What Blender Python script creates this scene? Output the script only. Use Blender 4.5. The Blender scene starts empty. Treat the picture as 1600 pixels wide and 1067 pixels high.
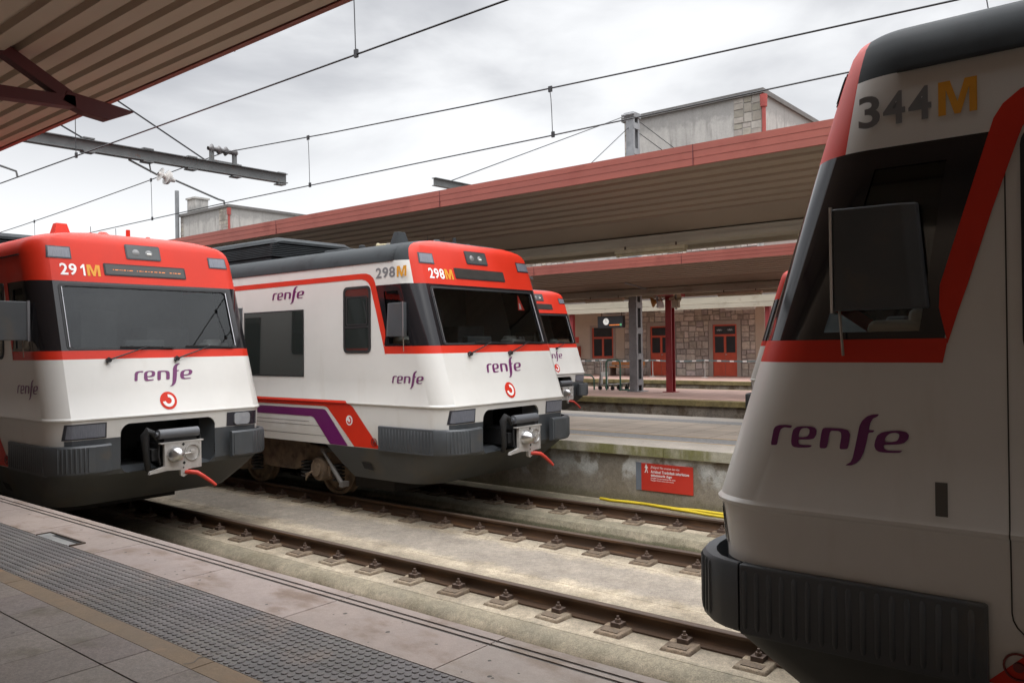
import bpy, bmesh, math, random
import numpy as np
from mathutils import Vector, Matrix
from mathutils.geometry import tessellate_polygon
R_ = math.radians
random.seed(11)
C = bpy.context.scene.collection
SC = bpy.context.scene

# ------------------------------------------------------------------ camera
cam_d = bpy.data.cameras.new('camera'); cam = bpy.data.objects.new('camera', cam_d); C.objects.link(cam)
SC.camera = cam
cam_d.sensor_width = 36.0; cam_d.lens = 28.63; cam_d.clip_start = 0.05; cam_d.clip_end = 2000
YAW, PIT, ROL = R_(39.263), R_(0.222), R_(-0.821)
view = Vector((-math.sin(YAW), math.cos(YAW), 0)); right = Vector((view.y, -view.x, 0)); up = Vector((0, 0, 1))
v3 = view*math.cos(PIT) + up*math.sin(PIT); u3 = up*math.cos(PIT) - view*math.sin(PIT)
r4 = right*math.cos(ROL) + u3*math.sin(ROL); u4 = u3*math.cos(ROL) - right*math.sin(ROL)
M = Matrix((r4, u4, -v3)).transposed().to_4x4(); M.translation = (0, 0, 2.384)
cam.matrix_world = M
# ------------------------------------------------------------------ world, sun, exposure
SUN_EL, SUN_AZ = 60.0, -35.0      # azimuth measured from +X towards +Y of where the sun stands
w = bpy.data.worlds.new('World'); SC.world = w; w.use_nodes = True
nt = w.node_tree; nt.nodes.clear()
def wn(t, **k):
    n = nt.nodes.new(t)
    for a, b in k.items(): setattr(n, a, b)
    return n
def wmath(op, a, b=None, clamp=False):
    n = wn('ShaderNodeMath', operation=op, use_clamp=clamp)
    for i, q in enumerate((a, b)):
        if q is None: continue
        if isinstance(q, (int, float)): n.inputs[i].default_value = q
        else: nt.links.new(q, n.inputs[i])
    return n.outputs[0]
out = wn('ShaderNodeOutputWorld')
sky = wn('ShaderNodeTexSky', sky_type='NISHITA'); sky.sun_disc = False
sky.sun_elevation = R_(SUN_EL); sky.sun_rotation = R_(90 - SUN_AZ)
bg1 = wn('ShaderNodeBackground'); bg1.inputs[1].default_value = 0.08; nt.links.new(sky.outputs[0], bg1.inputs[0])
tc = wn('ShaderNodeTexCoord'); sep = wn('ShaderNodeSeparateXYZ'); nt.links.new(tc.outputs['Generated'], sep.inputs[0])
mp = wn('ShaderNodeMapping'); mp.inputs['Scale'].default_value = (1.0, 1.0, 2.3); mp.inputs['Location'].default_value = (3.1, 1.4, 0.6)
nt.links.new(tc.outputs['Generated'], mp.inputs[0])
nz = wn('ShaderNodeTexNoise'); nz.inputs['Scale'].default_value = 3.0; nz.inputs['Detail'].default_value = 7; nz.inputs['Roughness'].default_value = 0.5
nz.inputs['Distortion'].default_value = 0.35
nt.links.new(mp.outputs[0], nz.inputs['Vector'])
mr = wn('ShaderNodeMapRange', interpolation_type='SMOOTHSTEP'); mr.inputs[1].default_value = 0.30; mr.inputs[2].default_value = 0.68
nt.links.new(nz.outputs[0], mr.inputs[0])
low = wn('ShaderNodeMapRange', interpolation_type='SMOOTHSTEP'); low.inputs[1].default_value = 0.12; low.inputs[2].default_value = 0.30
nt.links.new(sep.outputs[2], low.inputs[0])
dark = wmath('MULTIPLY', mr.outputs[0], low.outputs[0])
cc = wn('ShaderNodeMix', data_type='RGBA'); cc.inputs[6].default_value = (1.02, 1.03, 1.045, 1); cc.inputs[7].default_value = (0.55, 0.56, 0.59, 1)
nt.links.new(dark, cc.inputs[0])
zen = wn('ShaderNodeMapRange', interpolation_type='SMOOTHSTEP'); zen.inputs[1].default_value = 0.36; zen.inputs[2].default_value = 0.85
zen.inputs[3].default_value = 1.0; zen.inputs[4].default_value = 5.0
nt.links.new(sep.outputs[2], zen.inputs[0])
bg2 = wn('ShaderNodeBackground'); nt.links.new(cc.outputs[2], bg2.inputs[0]); nt.links.new(zen.outputs[0], bg2.inputs[1])
mixw = wn('ShaderNodeMixShader'); mixw.inputs[0].default_value = 0.92
nt.links.new(bg1.outputs[0], mixw.inputs[1]); nt.links.new(bg2.outputs[0], mixw.inputs[2]); nt.links.new(mixw.outputs[0], out.inputs[0])
sun_d = bpy.data.lights.new('sun', 'SUN'); sun_d.energy = 0.6; sun_d.angle = R_(18); sun_d.color = (1.0, 0.97, 0.92)
sun = bpy.data.objects.new('sun', sun_d); C.objects.link(sun)
sd = Vector((math.cos(R_(SUN_EL))*math.cos(R_(SUN_AZ)), math.cos(R_(SUN_EL))*math.sin(R_(SUN_AZ)), math.sin(R_(SUN_EL))))
sun.rotation_euler = sd.to_track_quat('Z', 'Y').to_euler(); sun.location = sd*60
vs = SC.view_settings; vs.view_transform = 'Standard'; vs.look = 'None'; vs.gamma = 1; vs.use_curve_mapping = False; vs.exposure = 0.11
try:
    SC.cycles.use_denoising = True; SC.cycles.denoiser = 'OPENIMAGEDENOISE'
    SC.cycles.max_bounces = 8; SC.cycles.diffuse_bounces = 4; SC.cycles.glossy_bounces = 4; SC.cycles.transparent_max_bounces = 12
    SC.cycles.caustics_reflective = False; SC.cycles.caustics_refractive = False; SC.cycles.sample_clamp_indirect = 6
except Exception: pass

# ------------------------------------------------------------------ materials
MT = {}
def mat(name, col, rough=0.6, metal=0.0, spec=0.5, var=0.12, vs=2.0, alt=None, alt_lo=0.5, alt_hi=0.7, alt_s=1.0, bump=0.0, bs=60.0,
        tint=False, coat=0.0, stretch=(1, 1, 1), alt_stretch=(1, 1, 1), bands=None, emit=None, fine=0.0):
    """noise-varied principled surface; alt = a second colour in patches; bands = [(axis, lo, hi, soft, colour, amount)] worn or different zones"""
    if name in MT: return MT[name]
    m = bpy.data.materials.new(name); m.use_nodes = True; t = m.node_tree; N = t.nodes; L = t.links
    b = N['Principled BSDF']; b.inputs['Roughness'].default_value = rough; b.inputs['Metallic'].default_value = metal
    b.inputs['Specular IOR Level'].default_value = spec; b.inputs['Coat Weight'].default_value = coat; b.inputs['Coat Roughness'].default_value = 0.08
    co = N.new('ShaderNodeTexCoord')
    def noise(scale, st=(1, 1, 1), det=5, off=0.0):
        mp = N.new('ShaderNodeMapping'); mp.inputs['Scale'].default_value = st; mp.inputs['Location'].default_value = (off, off*.7, off*.3)
        L.new(co.outputs['Object'], mp.inputs[0])
        n = N.new('ShaderNodeTexNoise'); n.inputs['Scale'].default_value = scale; n.inputs['Detail'].default_value = det; n.inputs['Roughness'].default_value = 0.6
        L.new(mp.outputs[0], n.inputs['Vector']); return n.outputs[0]
    def mix(fac, a, c, bt='MIX'):
        x = N.new('ShaderNodeMix'); x.data_type = 'RGBA'; x.blend_type = bt
        for i, q in ((0, fac), (6, a), (7, c)):
            if isinstance(q, (int, float)): x.inputs[i].default_value = q
            elif isinstance(q, tuple): x.inputs[i].default_value = (*q[:3], 1)
            else: L.new(q, x.inputs[i])
        return x.outputs[2]
    def rng(v, lo, hi, a=0.0, c=1.0):
        r = N.new('ShaderNodeMapRange'); r.interpolation_type = 'SMOOTHSTEP'
        r.inputs[1].default_value = lo; r.inputs[2].default_value = hi; r.inputs[3].default_value = a; r.inputs[4].default_value = c
        L.new(v, r.inputs[0]); return r.outputs[0]
    n1 = noise(vs, stretch)
    lo = tuple(c*(1-var) for c in col); hi = tuple(min(1, c*(1+var)) for c in col)
    cur = mix(rng(n1, 0.3, 0.7), lo, hi)
    if alt is not None: cur = mix(rng(noise(alt_s, alt_stretch, 6, 3.3), alt_lo, alt_hi), cur, alt)
    if bands:
        sp = N.new('ShaderNodeSeparateXYZ'); L.new(co.outputs['Object'], sp.inputs[0])
        for bi, (ax, l0, h0, soft, bc, am) in enumerate(bands):
            wob = N.new('ShaderNodeMath'); wob.operation = 'MULTIPLY_ADD'; wob.inputs[1].default_value = soft*2.2; 
            L.new(noise(3.0, (1, 1, 1), 6, 7.1+bi), wob.inputs[0]); L.new(sp.outputs[ax], wob.inputs[2])
            o = soft*1.1
            a_ = rng(wob.outputs[0], l0+o-soft*.5, l0+o+soft*.5); c_ = rng(wob.outputs[0], h0+o-soft*.5, h0+o+soft*.5, 1.0, 0.0)
            mm = N.new('ShaderNodeMath'); mm.operation = 'MULTIPLY'; L.new(a_, mm.inputs[0]); L.new(c_, mm.inputs[1])
            m2 = N.new('ShaderNodeMath'); m2.operation = 'MULTIPLY'; L.new(mm.outputs[0], m2.inputs[0]); m2.inputs[1].default_value = am
            cur = mix(m2.outputs[0], cur, bc)
    if fine:
        for sc_, am, lo_ in ((bs, fine, .25), (bs*.22, fine*.8, .45), (bs*.06, fine*.6, .6)):
            cur = mix(min(1, am*1.5), cur, mix(rng(noise(sc_, (1, 1, 1), 3, 1.7), 0.36, 0.64), (lo_, lo_, lo_), (1.0, 1.0, 1.0)), 'MULTIPLY')
    if tint:
        at = N.new('ShaderNodeAttribute'); at.attribute_name = 'tint'
        cur = mix(1.0, cur, at.outputs['Color'], 'MULTIPLY')
    L.new(cur, b.inputs['Base Color'])
    r_ = rng(n1, 0.25, 0.75, max(0.02, rough*0.85), min(1, rough*1.15)); L.new(r_, b.inputs['Roughness'])
    if bump:
        bp = N.new('ShaderNodeBump'); bp.inputs['Strength'].default_value = bump; bp.inputs['Distance'].default_value = 0.01
        L.new(noise(bs, stretch, 4), bp.inputs['Height']); L.new(bp.outputs[0], b.inputs['Normal'])
    if emit:
        b.inputs['Emission Color'].default_value = (*emit[:3], 1); b.inputs['Emission Strength'].default_value = emit[3]
    MT[name] = m; return m
def glass(name, tint=(0.10, 0.11, 0.11), ior=1.5, rough=0.01):
    m = bpy.data.materials.new(name); m.use_nodes = True; t = m.node_tree; t.nodes.clear()
    o = t.nodes.new('ShaderNodeOutputMaterial'); mx = t.nodes.new('ShaderNodeMixShader'); tr = t.nodes.new('ShaderNodeBsdfTransparent')
    g = t.nodes.new('ShaderNodeBsdfGlossy'); f = t.nodes.new('ShaderNodeFresnel'); f.inputs[0].default_value = ior
    tr.inputs[0].default_value = (*tint, 1); g.inputs['Roughness'].default_value = rough; g.inputs[0].default_value = (0.9, 0.93, 0.95, 1)
    t.links.new(f.outputs[0], mx.inputs[0]); t.links.new(tr.outputs[0], mx.inputs[1]); t.links.new(g.outputs[0], mx.inputs[2]); t.links.new(mx.outputs[0], o.inputs[0])
    MT[name] = m; return m
WHITE = mat('train_white', (0.64, 0.625, 0.59), 0.34, var=0.035, vs=1.2, alt=(0.56, 0.53, 0.48), alt_lo=0.55, alt_hi=0.85, alt_s=1.4, alt_stretch=(2.5, 2.5, 0.5), coat=0.15, bands=[(2, .6, 1.18, .30, (0.50, 0.455, 0.39), .55)])
RED = mat('train_red', (0.58, 0.028, 0.010), 0.45, var=0.05, spec=.3)
PURPLE = mat('train_purple', (0.135, 0.012, 0.105), 0.35, var=0.05, coat=0.2)
TGREY = mat('train_roof_grey', (0.040, 0.045, 0.048), 0.7, var=0.15, vs=1.5, spec=.2, alt=(0.030, 0.032, 0.034), alt_s=2.0)
DGREY = mat('train_dark_grey', (0.060, 0.066, 0.072), 0.45, var=0.12, vs=2.0, alt=(0.085, 0.078, 0.068), alt_lo=.55, alt_hi=.8, alt_s=2.5)
SKIRT = mat('train_skirt_grey', (0.055, 0.057, 0.056), 0.55, var=0.18, vs=2.0, alt=(0.075, 0.066, 0.052), alt_lo=.5, alt_hi=.75, alt_s=2.0)
BLACK = mat('train_black_gloss', (0.014, 0.013, 0.015), 0.10, var=0.1, spec=0.55)
RUBBER = mat('black_rubber', (0.012, 0.012, 0.013), 0.6, var=0.1)
VOID = mat('dark_recess', (0.012, 0.012, 0.012), 0.8, var=0.3)
INTER = mat('cab_lining', (0.17, 0.178, 0.178), 0.7, var=0.2)
DESK = mat('cab_desk_white', (0.85, 0.83, 0.77), 0.6)
SILVER = mat('coupler_metal', (0.46, 0.44, 0.415), 0.5, metal=0.25, var=0.12, vs=12)
STEEL = mat('bright_steel', (0.62, 0.62, 0.62), 0.28, metal=1.0, var=0.05)
HOSE = mat('red_hose', (0.60, 0.055, 0.035), 0.5)
DIGW = mat('white_vinyl', (0.80, 0.79, 0.77), 0.5, var=.02); DIGG = mat('grey_vinyl', (0.17, 0.17, 0.175), 0.5, var=.03)
ORANGE = mat('orange_vinyl', (0.68, 0.30, 0.015), 0.5, var=.03)
LENS = mat('frosted_lens', (0.16, 0.17, 0.20), 0.18, var=0.15, vs=9, stretch=(1, 12, 1)); LHOUSE = mat('lamp_housing', (0.03, 0.03, 0.038), 0.3)
LENS2 = mat('clear_lens', (0.34, 0.35, 0.37), 0.15, var=0.1, vs=8)
DISP = mat('display_glass', (0.045, 0.043, 0.040), 0.15, var=0.1); AMBER = mat('amber_led', (0.9, 0.25, 0.05), 0.5, emit=(1.0, 0.28, 0.06, 0.45))
BROWNM = mat('brown_dirty_metal', (0.19, 0.135, 0.088), 0.8, var=0.3, vs=5, alt=(0.085, 0.062, 0.044), alt_s=6)
UNDER = mat('underframe_dark', (0.022, 0.019, 0.016), 0.85, var=0.3, vs=4)
GLASS = glass('windscreen_glass', (0.52, 0.55, 0.55)); GLASS2 = glass('side_glass', (0.8, 0.82, 0.8))
PANE = mat('dark_tinted_pane', (0.022, 0.026, 0.024), 0.04, var=0.05, spec=0.8)
MIRLIT = mat('mirror_lit_grey', (0.16, 0.16, 0.17), .5)  # mirror housing grey lightened, painting in its lit edge
CHROME = mat('trim_metal', (0.6, 0.6, 0.62), 0.3, metal=0.9)
HORNY = mat('horn_yellow_grey', (0.34, 0.29, 0.16), 0.5, alt=(0.2, 0.2, 0.2), alt_s=4)

# ------------------------------------------------------------------ mesh builder
class MB:
    def __init__(s): s.v = []; s.f = []; s.m = []; s.t = []; s.tints = False
    def add(s, vs, fs, mi=0, tint=None):
        o = len(s.v); s.v += [tuple(q) for q in vs]
        for f in fs:
            s.f.append([i+o for i in f]); s.m.append(mi); s.t.append(tint or (1, 1, 1))
        if tint: s.tints = True
        return s
    def box(s, x0, x1, y0, y1, z0, z1, mi=0, tint=None):
        return s.add([(x0,y0,z0),(x1,y0,z0),(x1,y1,z0),(x0,y1,z0),(x0,y0,z1),(x1,y0,z1),(x1,y1,z1),(x0,y1,z1)],
                     [(0,3,2,1),(4,5,6,7),(0,1,5,4),(1,2,6,5),(2,3,7,6),(3,0,4,7)], mi, tint)
    def bar(s, p, q, w, h=None, mi=0, upv=(0, 0, 1)):
        h = h or w; p = Vector(p); q = Vector(q); d = (q-p).normalized(); a = d.cross(Vector(upv))
        if a.length < 1e-4: a = d.cross(Vector((1, 0, 0)))
        a.normalize(); b = a.cross(d); vs = []
        for c in (p, q):
            for i, j in ((-1,-1),(1,-1),(1,1),(-1,1)): vs.append(c + a*(i*w/2) + b*(j*h/2))
        return s.add(vs, [(0,1,2,3),(7,6,5,4),(0,4,5,1),(1,5,6,2),(2,6,7,3),(3,7,4,0)], mi)
    def cyl(s, p, q, r, n=12, r2=None, mi=0, caps=True):
        p = Vector(p); q = Vector(q); d = (q-p).normalized(); r2 = r if r2 is None else r2
        a = d.cross(Vector((0, 0, 1)));
        if a.length < 1e-3: a = d.cross(Vector((1, 0, 0)))
        a.normalize(); b = d.cross(a); vs = []
        for c, rr in ((p, r), (q, r2)):
            for i in range(n):
                t = 2*math.pi*i/n; vs.append(c + a*(rr*math.cos(t)) + b*(rr*math.sin(t)))
        fs = [(i, (i+1) % n, n+(i+1) % n, n+i) for i in range(n)]
        if caps: fs += [tuple(range(n-1, -1, -1)), tuple(range(n, 2*n))]
        return s.add(vs, fs, mi)
    def tube(s, pts, r, n=8, mi=0):
        pts = [Vector(p) for p in pts]; vs = []; fs = []; prev = None
        for k, p in enumerate(pts):
            d = (pts[min(k+1, len(pts)-1)] - pts[max(k-1, 0)]).normalized()
            if prev is None:
                a = d.cross(Vector((0, 0, 1)))
                if a.length < 1e-3: a = d.cross(Vector((1, 0, 0)))
            else: a = prev - d*prev.dot(d)
            a.normalize(); prev = a; b = d.cross(a)
            rr = r[k] if isinstance(r, (list, tuple)) else r
            for i in range(n):
                t = 2*math.pi*i/n; vs.append(p + a*(rr*math.cos(t)) + b*(rr*math.sin(t)))
        for k in range(len(pts)-1):
            for i in range(n): fs.append((k*n+i, k*n+(i+1) % n, (k+1)*n+(i+1) % n, (k+1)*n+i))
        fs += [tuple(range(n-1, -1, -1)), tuple(range((len(pts)-1)*n, len(pts)*n))]
        return s.add(vs, fs, mi)
    def lathe(s, p, axis, prof, n=20, mi=0):
        """prof: (distance along axis, radius)"""
        p = Vector(p); d = Vector(axis).normalized(); a = d.cross(Vector((0, 0, 1)))
        if a.length < 1e-3: a = d.cross(Vector((1, 0, 0)))
        a.normalize(); b = d.cross(a); vs = []; fs = []
        for t_, rr in prof:
            for i in range(n):
                t = 2*math.pi*i/n; vs.append(p + d*t_ + a*(rr*math.cos(t)) + b*(rr*math.sin(t)))
        for k in range(len(prof)-1):
            for i in range(n): fs.append((k*n+i, k*n+(i+1) % n, (k+1)*n+(i+1) % n, (k+1)*n+i))
        return s.add(vs, fs, mi)
    def prism(s, poly, d0, d1, fn, mi=0):
        """poly in 2-D, extruded d0..d1; fn(u, v, d) -> xyz"""
        n = len(poly); vs = [fn(u, v, d0) for u, v in poly] + [fn(u, v, d1) for u, v in poly]
        fs = [(i, (i+1) % n, n+(i+1) % n, n+i) for i in range(n)] + [tuple(range(n-1, -1, -1)), tuple(range(n, 2*n))]
        return s.add(vs, fs, mi)
    def extrude_x(s, prof, x0, x1, mi=0, closed=False, step=None):
        """prof: (y, z) polyline run along X"""
        n = len(prof); xs = [x0, x1] if not step else list(np.linspace(x0, x1, max(2, int((x1-x0)/step)+1)))
        vs = [(x, y, z) for x in xs for y, z in prof]; fs = []
        for k in range(len(xs)-1):
            for i in range(n if closed else n-1):
                j = (i+1) % n; fs.append((k*n+i, k*n+j, (k+1)*n+j, (k+1)*n+i))
        if closed: fs += [tuple(range(n-1, -1, -1)), tuple(range((len(xs)-1)*n, len(xs)*n))]
        return s.add(vs, fs, mi)
    def mesh(s, name, mats, smooth=None, bevel=0.0, segs=2):
        me = bpy.data.meshes.new(name); me.from_pydata(s.v, [], s.f)
        for m_ in (mats if isinstance(mats, (list, tuple)) else [mats]): me.materials.append(m_)
        me.polygons.foreach_set('material_index', s.m)
        if s.tints:
            at = me.attributes.new('tint', 'FLOAT_COLOR', 'FACE')
            at.data.foreach_set('color', [c for t in s.t for c in (*t, 1.0)])
        bm = bmesh.new(); bm.from_mesh(me)
        if bevel:
            bmesh.ops.bevel(bm, geom=bm.edges[:], offset=bevel, segments=segs, affect='EDGES', profile=0.5)
        bmesh.ops.recalc_face_normals(bm, faces=bm.faces[:]) if smooth is not None or bevel else None
        bm.to_mesh(me); bm.free()
        if smooth is not None:
            me.polygons.foreach_set('use_smooth', [True]*len(me.polygons)); me.set_sharp_from_angle(angle=R_(smooth))
        me.update(); return me
    def build(s, name, mats, parent=None, smooth=None, bevel=0.0, segs=2):
        return link(name, s.mesh(name, mats, smooth, bevel, segs), parent)
def link(name, me, parent=None):
    o = bpy.data.objects.new(name, me); C.objects.link(o)
    if parent is not None: o.parent = parent
    return o
def tag(o, label=None, cat=None, group=None, kind=None):
    if label: o['label'] = label
    if cat: o['category'] = cat
    if group: o['group'] = group
    if kind: o['kind'] = kind
    return o
def thing(name, label, cat, loc=(0, 0, 0), rz=0.0, group=None):
    o = bpy.data.objects.new(name, None); C.objects.link(o); o.location = loc; o.rotation_euler = (0, 0, rz)
    o.empty_display_size = 0.1
    return tag(o, label, cat, group)
def copy_tree(o, parent=None):
    c = o.copy(); C.objects.link(c)
    if parent is not None: c.parent = parent
    for ch in list(o.children): copy_tree(ch, c)
    return c

# ------------------------------------------------------------------ lettering
def text_mesh(body, offset=0.0, spacing=1.0):
    cu = bpy.data.curves.new('t', 'FONT'); cu.body = body; cu.size = 1.0; cu.offset = offset; cu.space_character = spacing; cu.resolution_u = 4
    o = bpy.data.objects.new('t', cu); C.objects.link(o); dg = bpy.context.evaluated_depsgraph_get(); dg.update()
    me = bpy.data.meshes.new_from_object(o.evaluated_get(dg)); vs = [(v.co.x, v.co.y) for v in me.vertices]; fs = [tuple(p.vertices) for p in me.polygons]
    bpy.data.objects.remove(o); bpy.data.curves.remove(cu); bpy.data.meshes.remove(me)
    return vs, fs
def fit(vs, w=None, h=None, x0=0.0, y0=0.0, center=True, href=None):
    xs = [a for a, b in vs]; ys = [b for a, b in vs]; sw = max(xs)-min(xs); sh = max(ys)-min(ys)
    sy = (h/sh) if h else w/sw; sx = (w/sw) if w else sy
    cx = (max(xs)+min(xs))/2 if center else min(xs); by = min(ys)
    return [((a-cx)*sx+x0, (b-by)*sy+y0) for a, b in vs]
def chaikin(p, k=0.16):
    o = []
    for i in range(len(p)):
        a = p[i]; b = p[(i+1) % len(p)]
        o += [(a[0]+(b[0]-a[0])*k, a[1]+(b[1]-a[1])*k), (b[0]-(b[0]-a[0])*k, b[1]-(b[1]-a[1])*k)]
    return o
_W = [([(120,452),(187,452),(198,395),(212,335),(228,298),(262,280),(332,287),(345,262),(280,255),(215,257),(172,272),(152,300),(143,345)], None),
 ([(520,478),(543,455),(430,452),(408,440),(402,400),(520,400),(560,390),(582,355),(588,310),(570,282),(530,270),(450,268),(390,275),(355,300),(340,350),(332,410),(335,450),(355,472),(400,480)],
  [(405,375),(418,320),(440,290),(490,285),(518,300),(515,340),(495,370),(440,378)]),
 ([(607,487),(640,283),(740,284),(830,290),(885,305),(905,345),(898,400),(880,495),(800,497),(822,370),(818,330),(795,315),(715,312),(685,487)], None),
 ([(1170,142),(1155,165),(1115,185),(1090,230),(1075,303),(1127,303),(1115,325),(1072,330),(1055,420),(1030,520),(1000,590),(960,635),(910,658),(855,657),(870,645),(905,625),(925,580),(945,490),(975,340),(990,265),(1015,210),(1060,165),(1110,145)], None),
 ([(1345,530),(1372,508),(1240,508),(1210,490),(1203,450),(1330,445),(1385,430),(1420,390),(1427,350),(1405,318),(1350,305),(1260,308),(1190,325),(1150,355),(1130,410),(1122,460),(1135,500),(1165,522),(1230,530)],
  [(1212,420),(1225,370),(1260,335),(1310,325),(1345,340),(1340,380),(1320,412),(1270,422)])]
def word_mesh():
    """the operator's word mark: five rounded italic letters; x-height 1, base line 0, centred"""
    vs, fs = [], []
    def un(p): return [((x-772)/207.0, (452+.071*(x-150)-y)/(195+(x-150)*.0236)) for x, y in p]
    for o, hl in _W:
        loops = [chaikin(chaikin(un(o), .14), .2)] + ([chaikin(chaikin(un(hl), .2), .25)] if hl else [])
        tr = tessellate_polygon([[Vector((a, b, 0)) for a, b in lp] for lp in loops]); base = len(vs)
        for lp in loops: vs += lp
        fs += [tuple(i+base for i in t) for t in tr]
    return vs, fs
WORD = word_mesh()
_one = [(.38, 0), (.38, .70), (.05, .60), (.05, .76), (.44, 1), (.64, 1), (.64, 0)]
def digits(num, w_, h, x0, y0, ofs=.022):
    """evenly pitched figures, left edge x0, base y0"""
    V, Fc = [], []; c = w_/len(num)
    for i, ch in enumerate(num):
        v, f = text_mesh(ch, ofs) if ch != '1' else (_one, [tuple(t) for t in tessellate_polygon([[Vector((a, b, 0)) for a, b in _one]])]); k = .50 if ch == '1' else .88
        v = fit(v, c*k, h, x0+c*i+c*(.44 if ch != '1' else .56), y0); b = len(V); V += v; Fc += [tuple(j+b for j in q) for q in f]
    return V, Fc
_m = [(0, 0), (0, 1), (.31, 1), (.50, .36), (.69, 1), (1, 1), (1, 0), (.80, 0), (.80, .74), (.58, 0), (.42, 0), (.20, .74), (.20, 0)]
LM = (_m, [tuple(t) for t in tessellate_polygon([[Vector((a, b, 0)) for a, b in _m]])])
def ring_sector(r0, r1, a0, a1, n=36):
    vs = []; fs = []
    for i in range(n+1):
        a = R_(a0+(a1-a0)*i/n); vs += [(r0*math.cos(a), r0*math.sin(a)), (r1*math.cos(a), r1*math.sin(a))]
    for i in range(n): fs.append((2*i, 2*i+1, 2*i+3, 2*i+2))
    return vs, fs
def disc(r, n=40): return [(r*math.cos(2*math.pi*i/n), r*math.sin(2*math.pi*i/n)) for i in range(n)], [tuple(range(n))]
def rrect(x0, x1, y0, y1, r, n=5):
    p = []
    for cx, cy, a in ((x1-r, y0+r, -90), (x1-r, y1-r, 0), (x0+r, y1-r, 90), (x0+r, y0+r, 180)):
        for i in range(n+1):
            t = R_(a+90*i/n); p.append((cx+r*math.cos(t), cy+r*math.sin(t)))
    return p
def ring(outer, inner):
    n = len(outer); assert n == len(inner)
    return outer+inner, [(i, (i+1) % n, n+(i+1) % n, n+i) for i in range(n)]
def surf_decal(vs, fs, fn, cuts_u=(), cuts_v=(), thick=0.0):
    """2-D shape laid on a curved surface by fn(u, v) -> xyz, cut where the surface bends"""
    bm = bmesh.new(); bv = [bm.verts.new((a, b, 0)) for a, b in vs]
    for f in fs:
        try: bm.faces.new([bv[i] for i in f])
        except ValueError: pass
    for c, no in [((u, 0, 0), (1, 0, 0)) for u in cuts_u] + [((0, v_, 0), (0, 1, 0)) for v_ in cuts_v]:
        bmesh.ops.bisect_plane(bm, geom=bm.verts[:]+bm.edges[:]+bm.faces[:], plane_co=c, plane_no=no, dist=1e-5)
    bmesh.ops.triangulate(bm, faces=[f for f in bm.faces if len(f.verts) > 4])
    for q in bm.verts: q.co = fn(q.co.x, q.co.y)
    bm.verts.index_update()
    vv = [tuple(q.co) for q in bm.verts]; ff = [tuple(x.index for x in f.verts) for f in bm.faces]; bm.free()
    return vv, ff

# ------------------------------------------------------------------ the train
LEN = 15.0
ROWS = [(0.90, 1.440, -0.030, .34), (1.30, 1.445, -0.022, .34), (1.525, 1.452, -0.004, .34), (1.54, 1.472, 0.014, .34), (1.555, 1.474, 0.014, .34), (1.575, 1.465, -0.002, .34)]
for z_ in (1.9, 2.6, 3.3): ROWS.append((z_, 1.465-.012*(z_-1.575), -.322*(z_-1.56), .34))
ROWS += [(3.60, 1.438, -.657, .34), (3.66, 1.434, -.676, .34), (3.71, 1.420, -.693, .33), (3.77, 1.385, -.713, .29), (3.82, 1.33, -.732, .26), (3.86, 1.25, -.757, .24),
         (3.89, 1.14, -.785, .25), (3.92, .96, -.83, .22), (3.945, .70, -.90, .14), (3.96, .40, -1.02, .1), (3.966, .12, -1.2, .03)]
_Z = [r[0] for r in ROWS]
def WZ(z): return float(np.interp(z, _Z, [r[1] for r in ROWS]))
def XF(z): return float(np.interp(z, _Z, [r[2] for r in ROWS]))
SA, CA = math.sin(R_(70)), math.cos(R_(70))     # the corner stops 20 degrees short: a soft crease beside the flat front
def RZ(z): return float(np.interp(z, _Z, [r[3] for r in ROWS]))
def FX(y, z):
    """front face incl. its rounded corners"""
    r = RZ(z); e = min(r*.98, max(r*CA, abs(y)-(WZ(z)-r))); return XF(z)-(r*SA-math.sqrt(r*r-e*e))
def plan(z, w_, xf, r, xb, n=14):
    h = [(xb, w_), (-2.4, w_)] if xb < -3 else [(xb, w_)]
    for i in range(n+1):
        a = R_(70*i/n); h.append((xf-r*SA+r*math.sin(a), w_-r+r*math.cos(a)))
    h.append((xf, 0.0)) if False else None
    return [(x, -y, z) for x, y in h] + [(x, y, z) for x, y in reversed(h)]
def loft(rows, xbf):
    bm = bmesh.new(); prev = None
    for z, w_, xf, r in rows:
        cur = [bm.verts.new(p) for p in plan(z, w_, xf, r, xbf(z))]
        if prev:
            for i in range(len(cur)-1): bm.faces.new((prev[i], prev[i+1], cur[i+1], cur[i]))
        prev = cur
    return bm, prev
def cut(bm, co, no): bmesh.ops.bisect_plane(bm, geom=bm.verts[:]+bm.edges[:]+bm.faces[:], plane_co=co, plane_no=no, dist=1e-5)
def from_bm(bm, name, mats, smooth=25):
    me = bpy.data.meshes.new(name); bm.to_mesh(me); bm.free()
    for m_ in mats: me.materials.append(m_)
    me.polygons.foreach_set('use_smooth', [True]*len(me.polygons)); me.set_sharp_from_angle(angle=R_(smooth))
    V = me.vertices
    for e in me.edges:
        p, q = V[e.vertices[0]].co, V[e.vertices[1]].co
        if .89 < min(p.z, q.z) and max(p.z, q.z) < 3.67 and all(abs(abs(c.y)-(WZ(c.z)-RZ(c.z)*(1-CA))) < .006 and abs(c.x-XF(c.z)) < .006 for c in (p, q)): e.use_edge_sharp = True
    me.update(); return me
BACKL = lambda z: -1.16-.274*(z-2.385)
def in_side_glass(x, z): return 2.42 < z < 3.17 and (-1.09 - .16*max(0, z-2.62)) < x < (-.322*(z-1.56) - .33)
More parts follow.
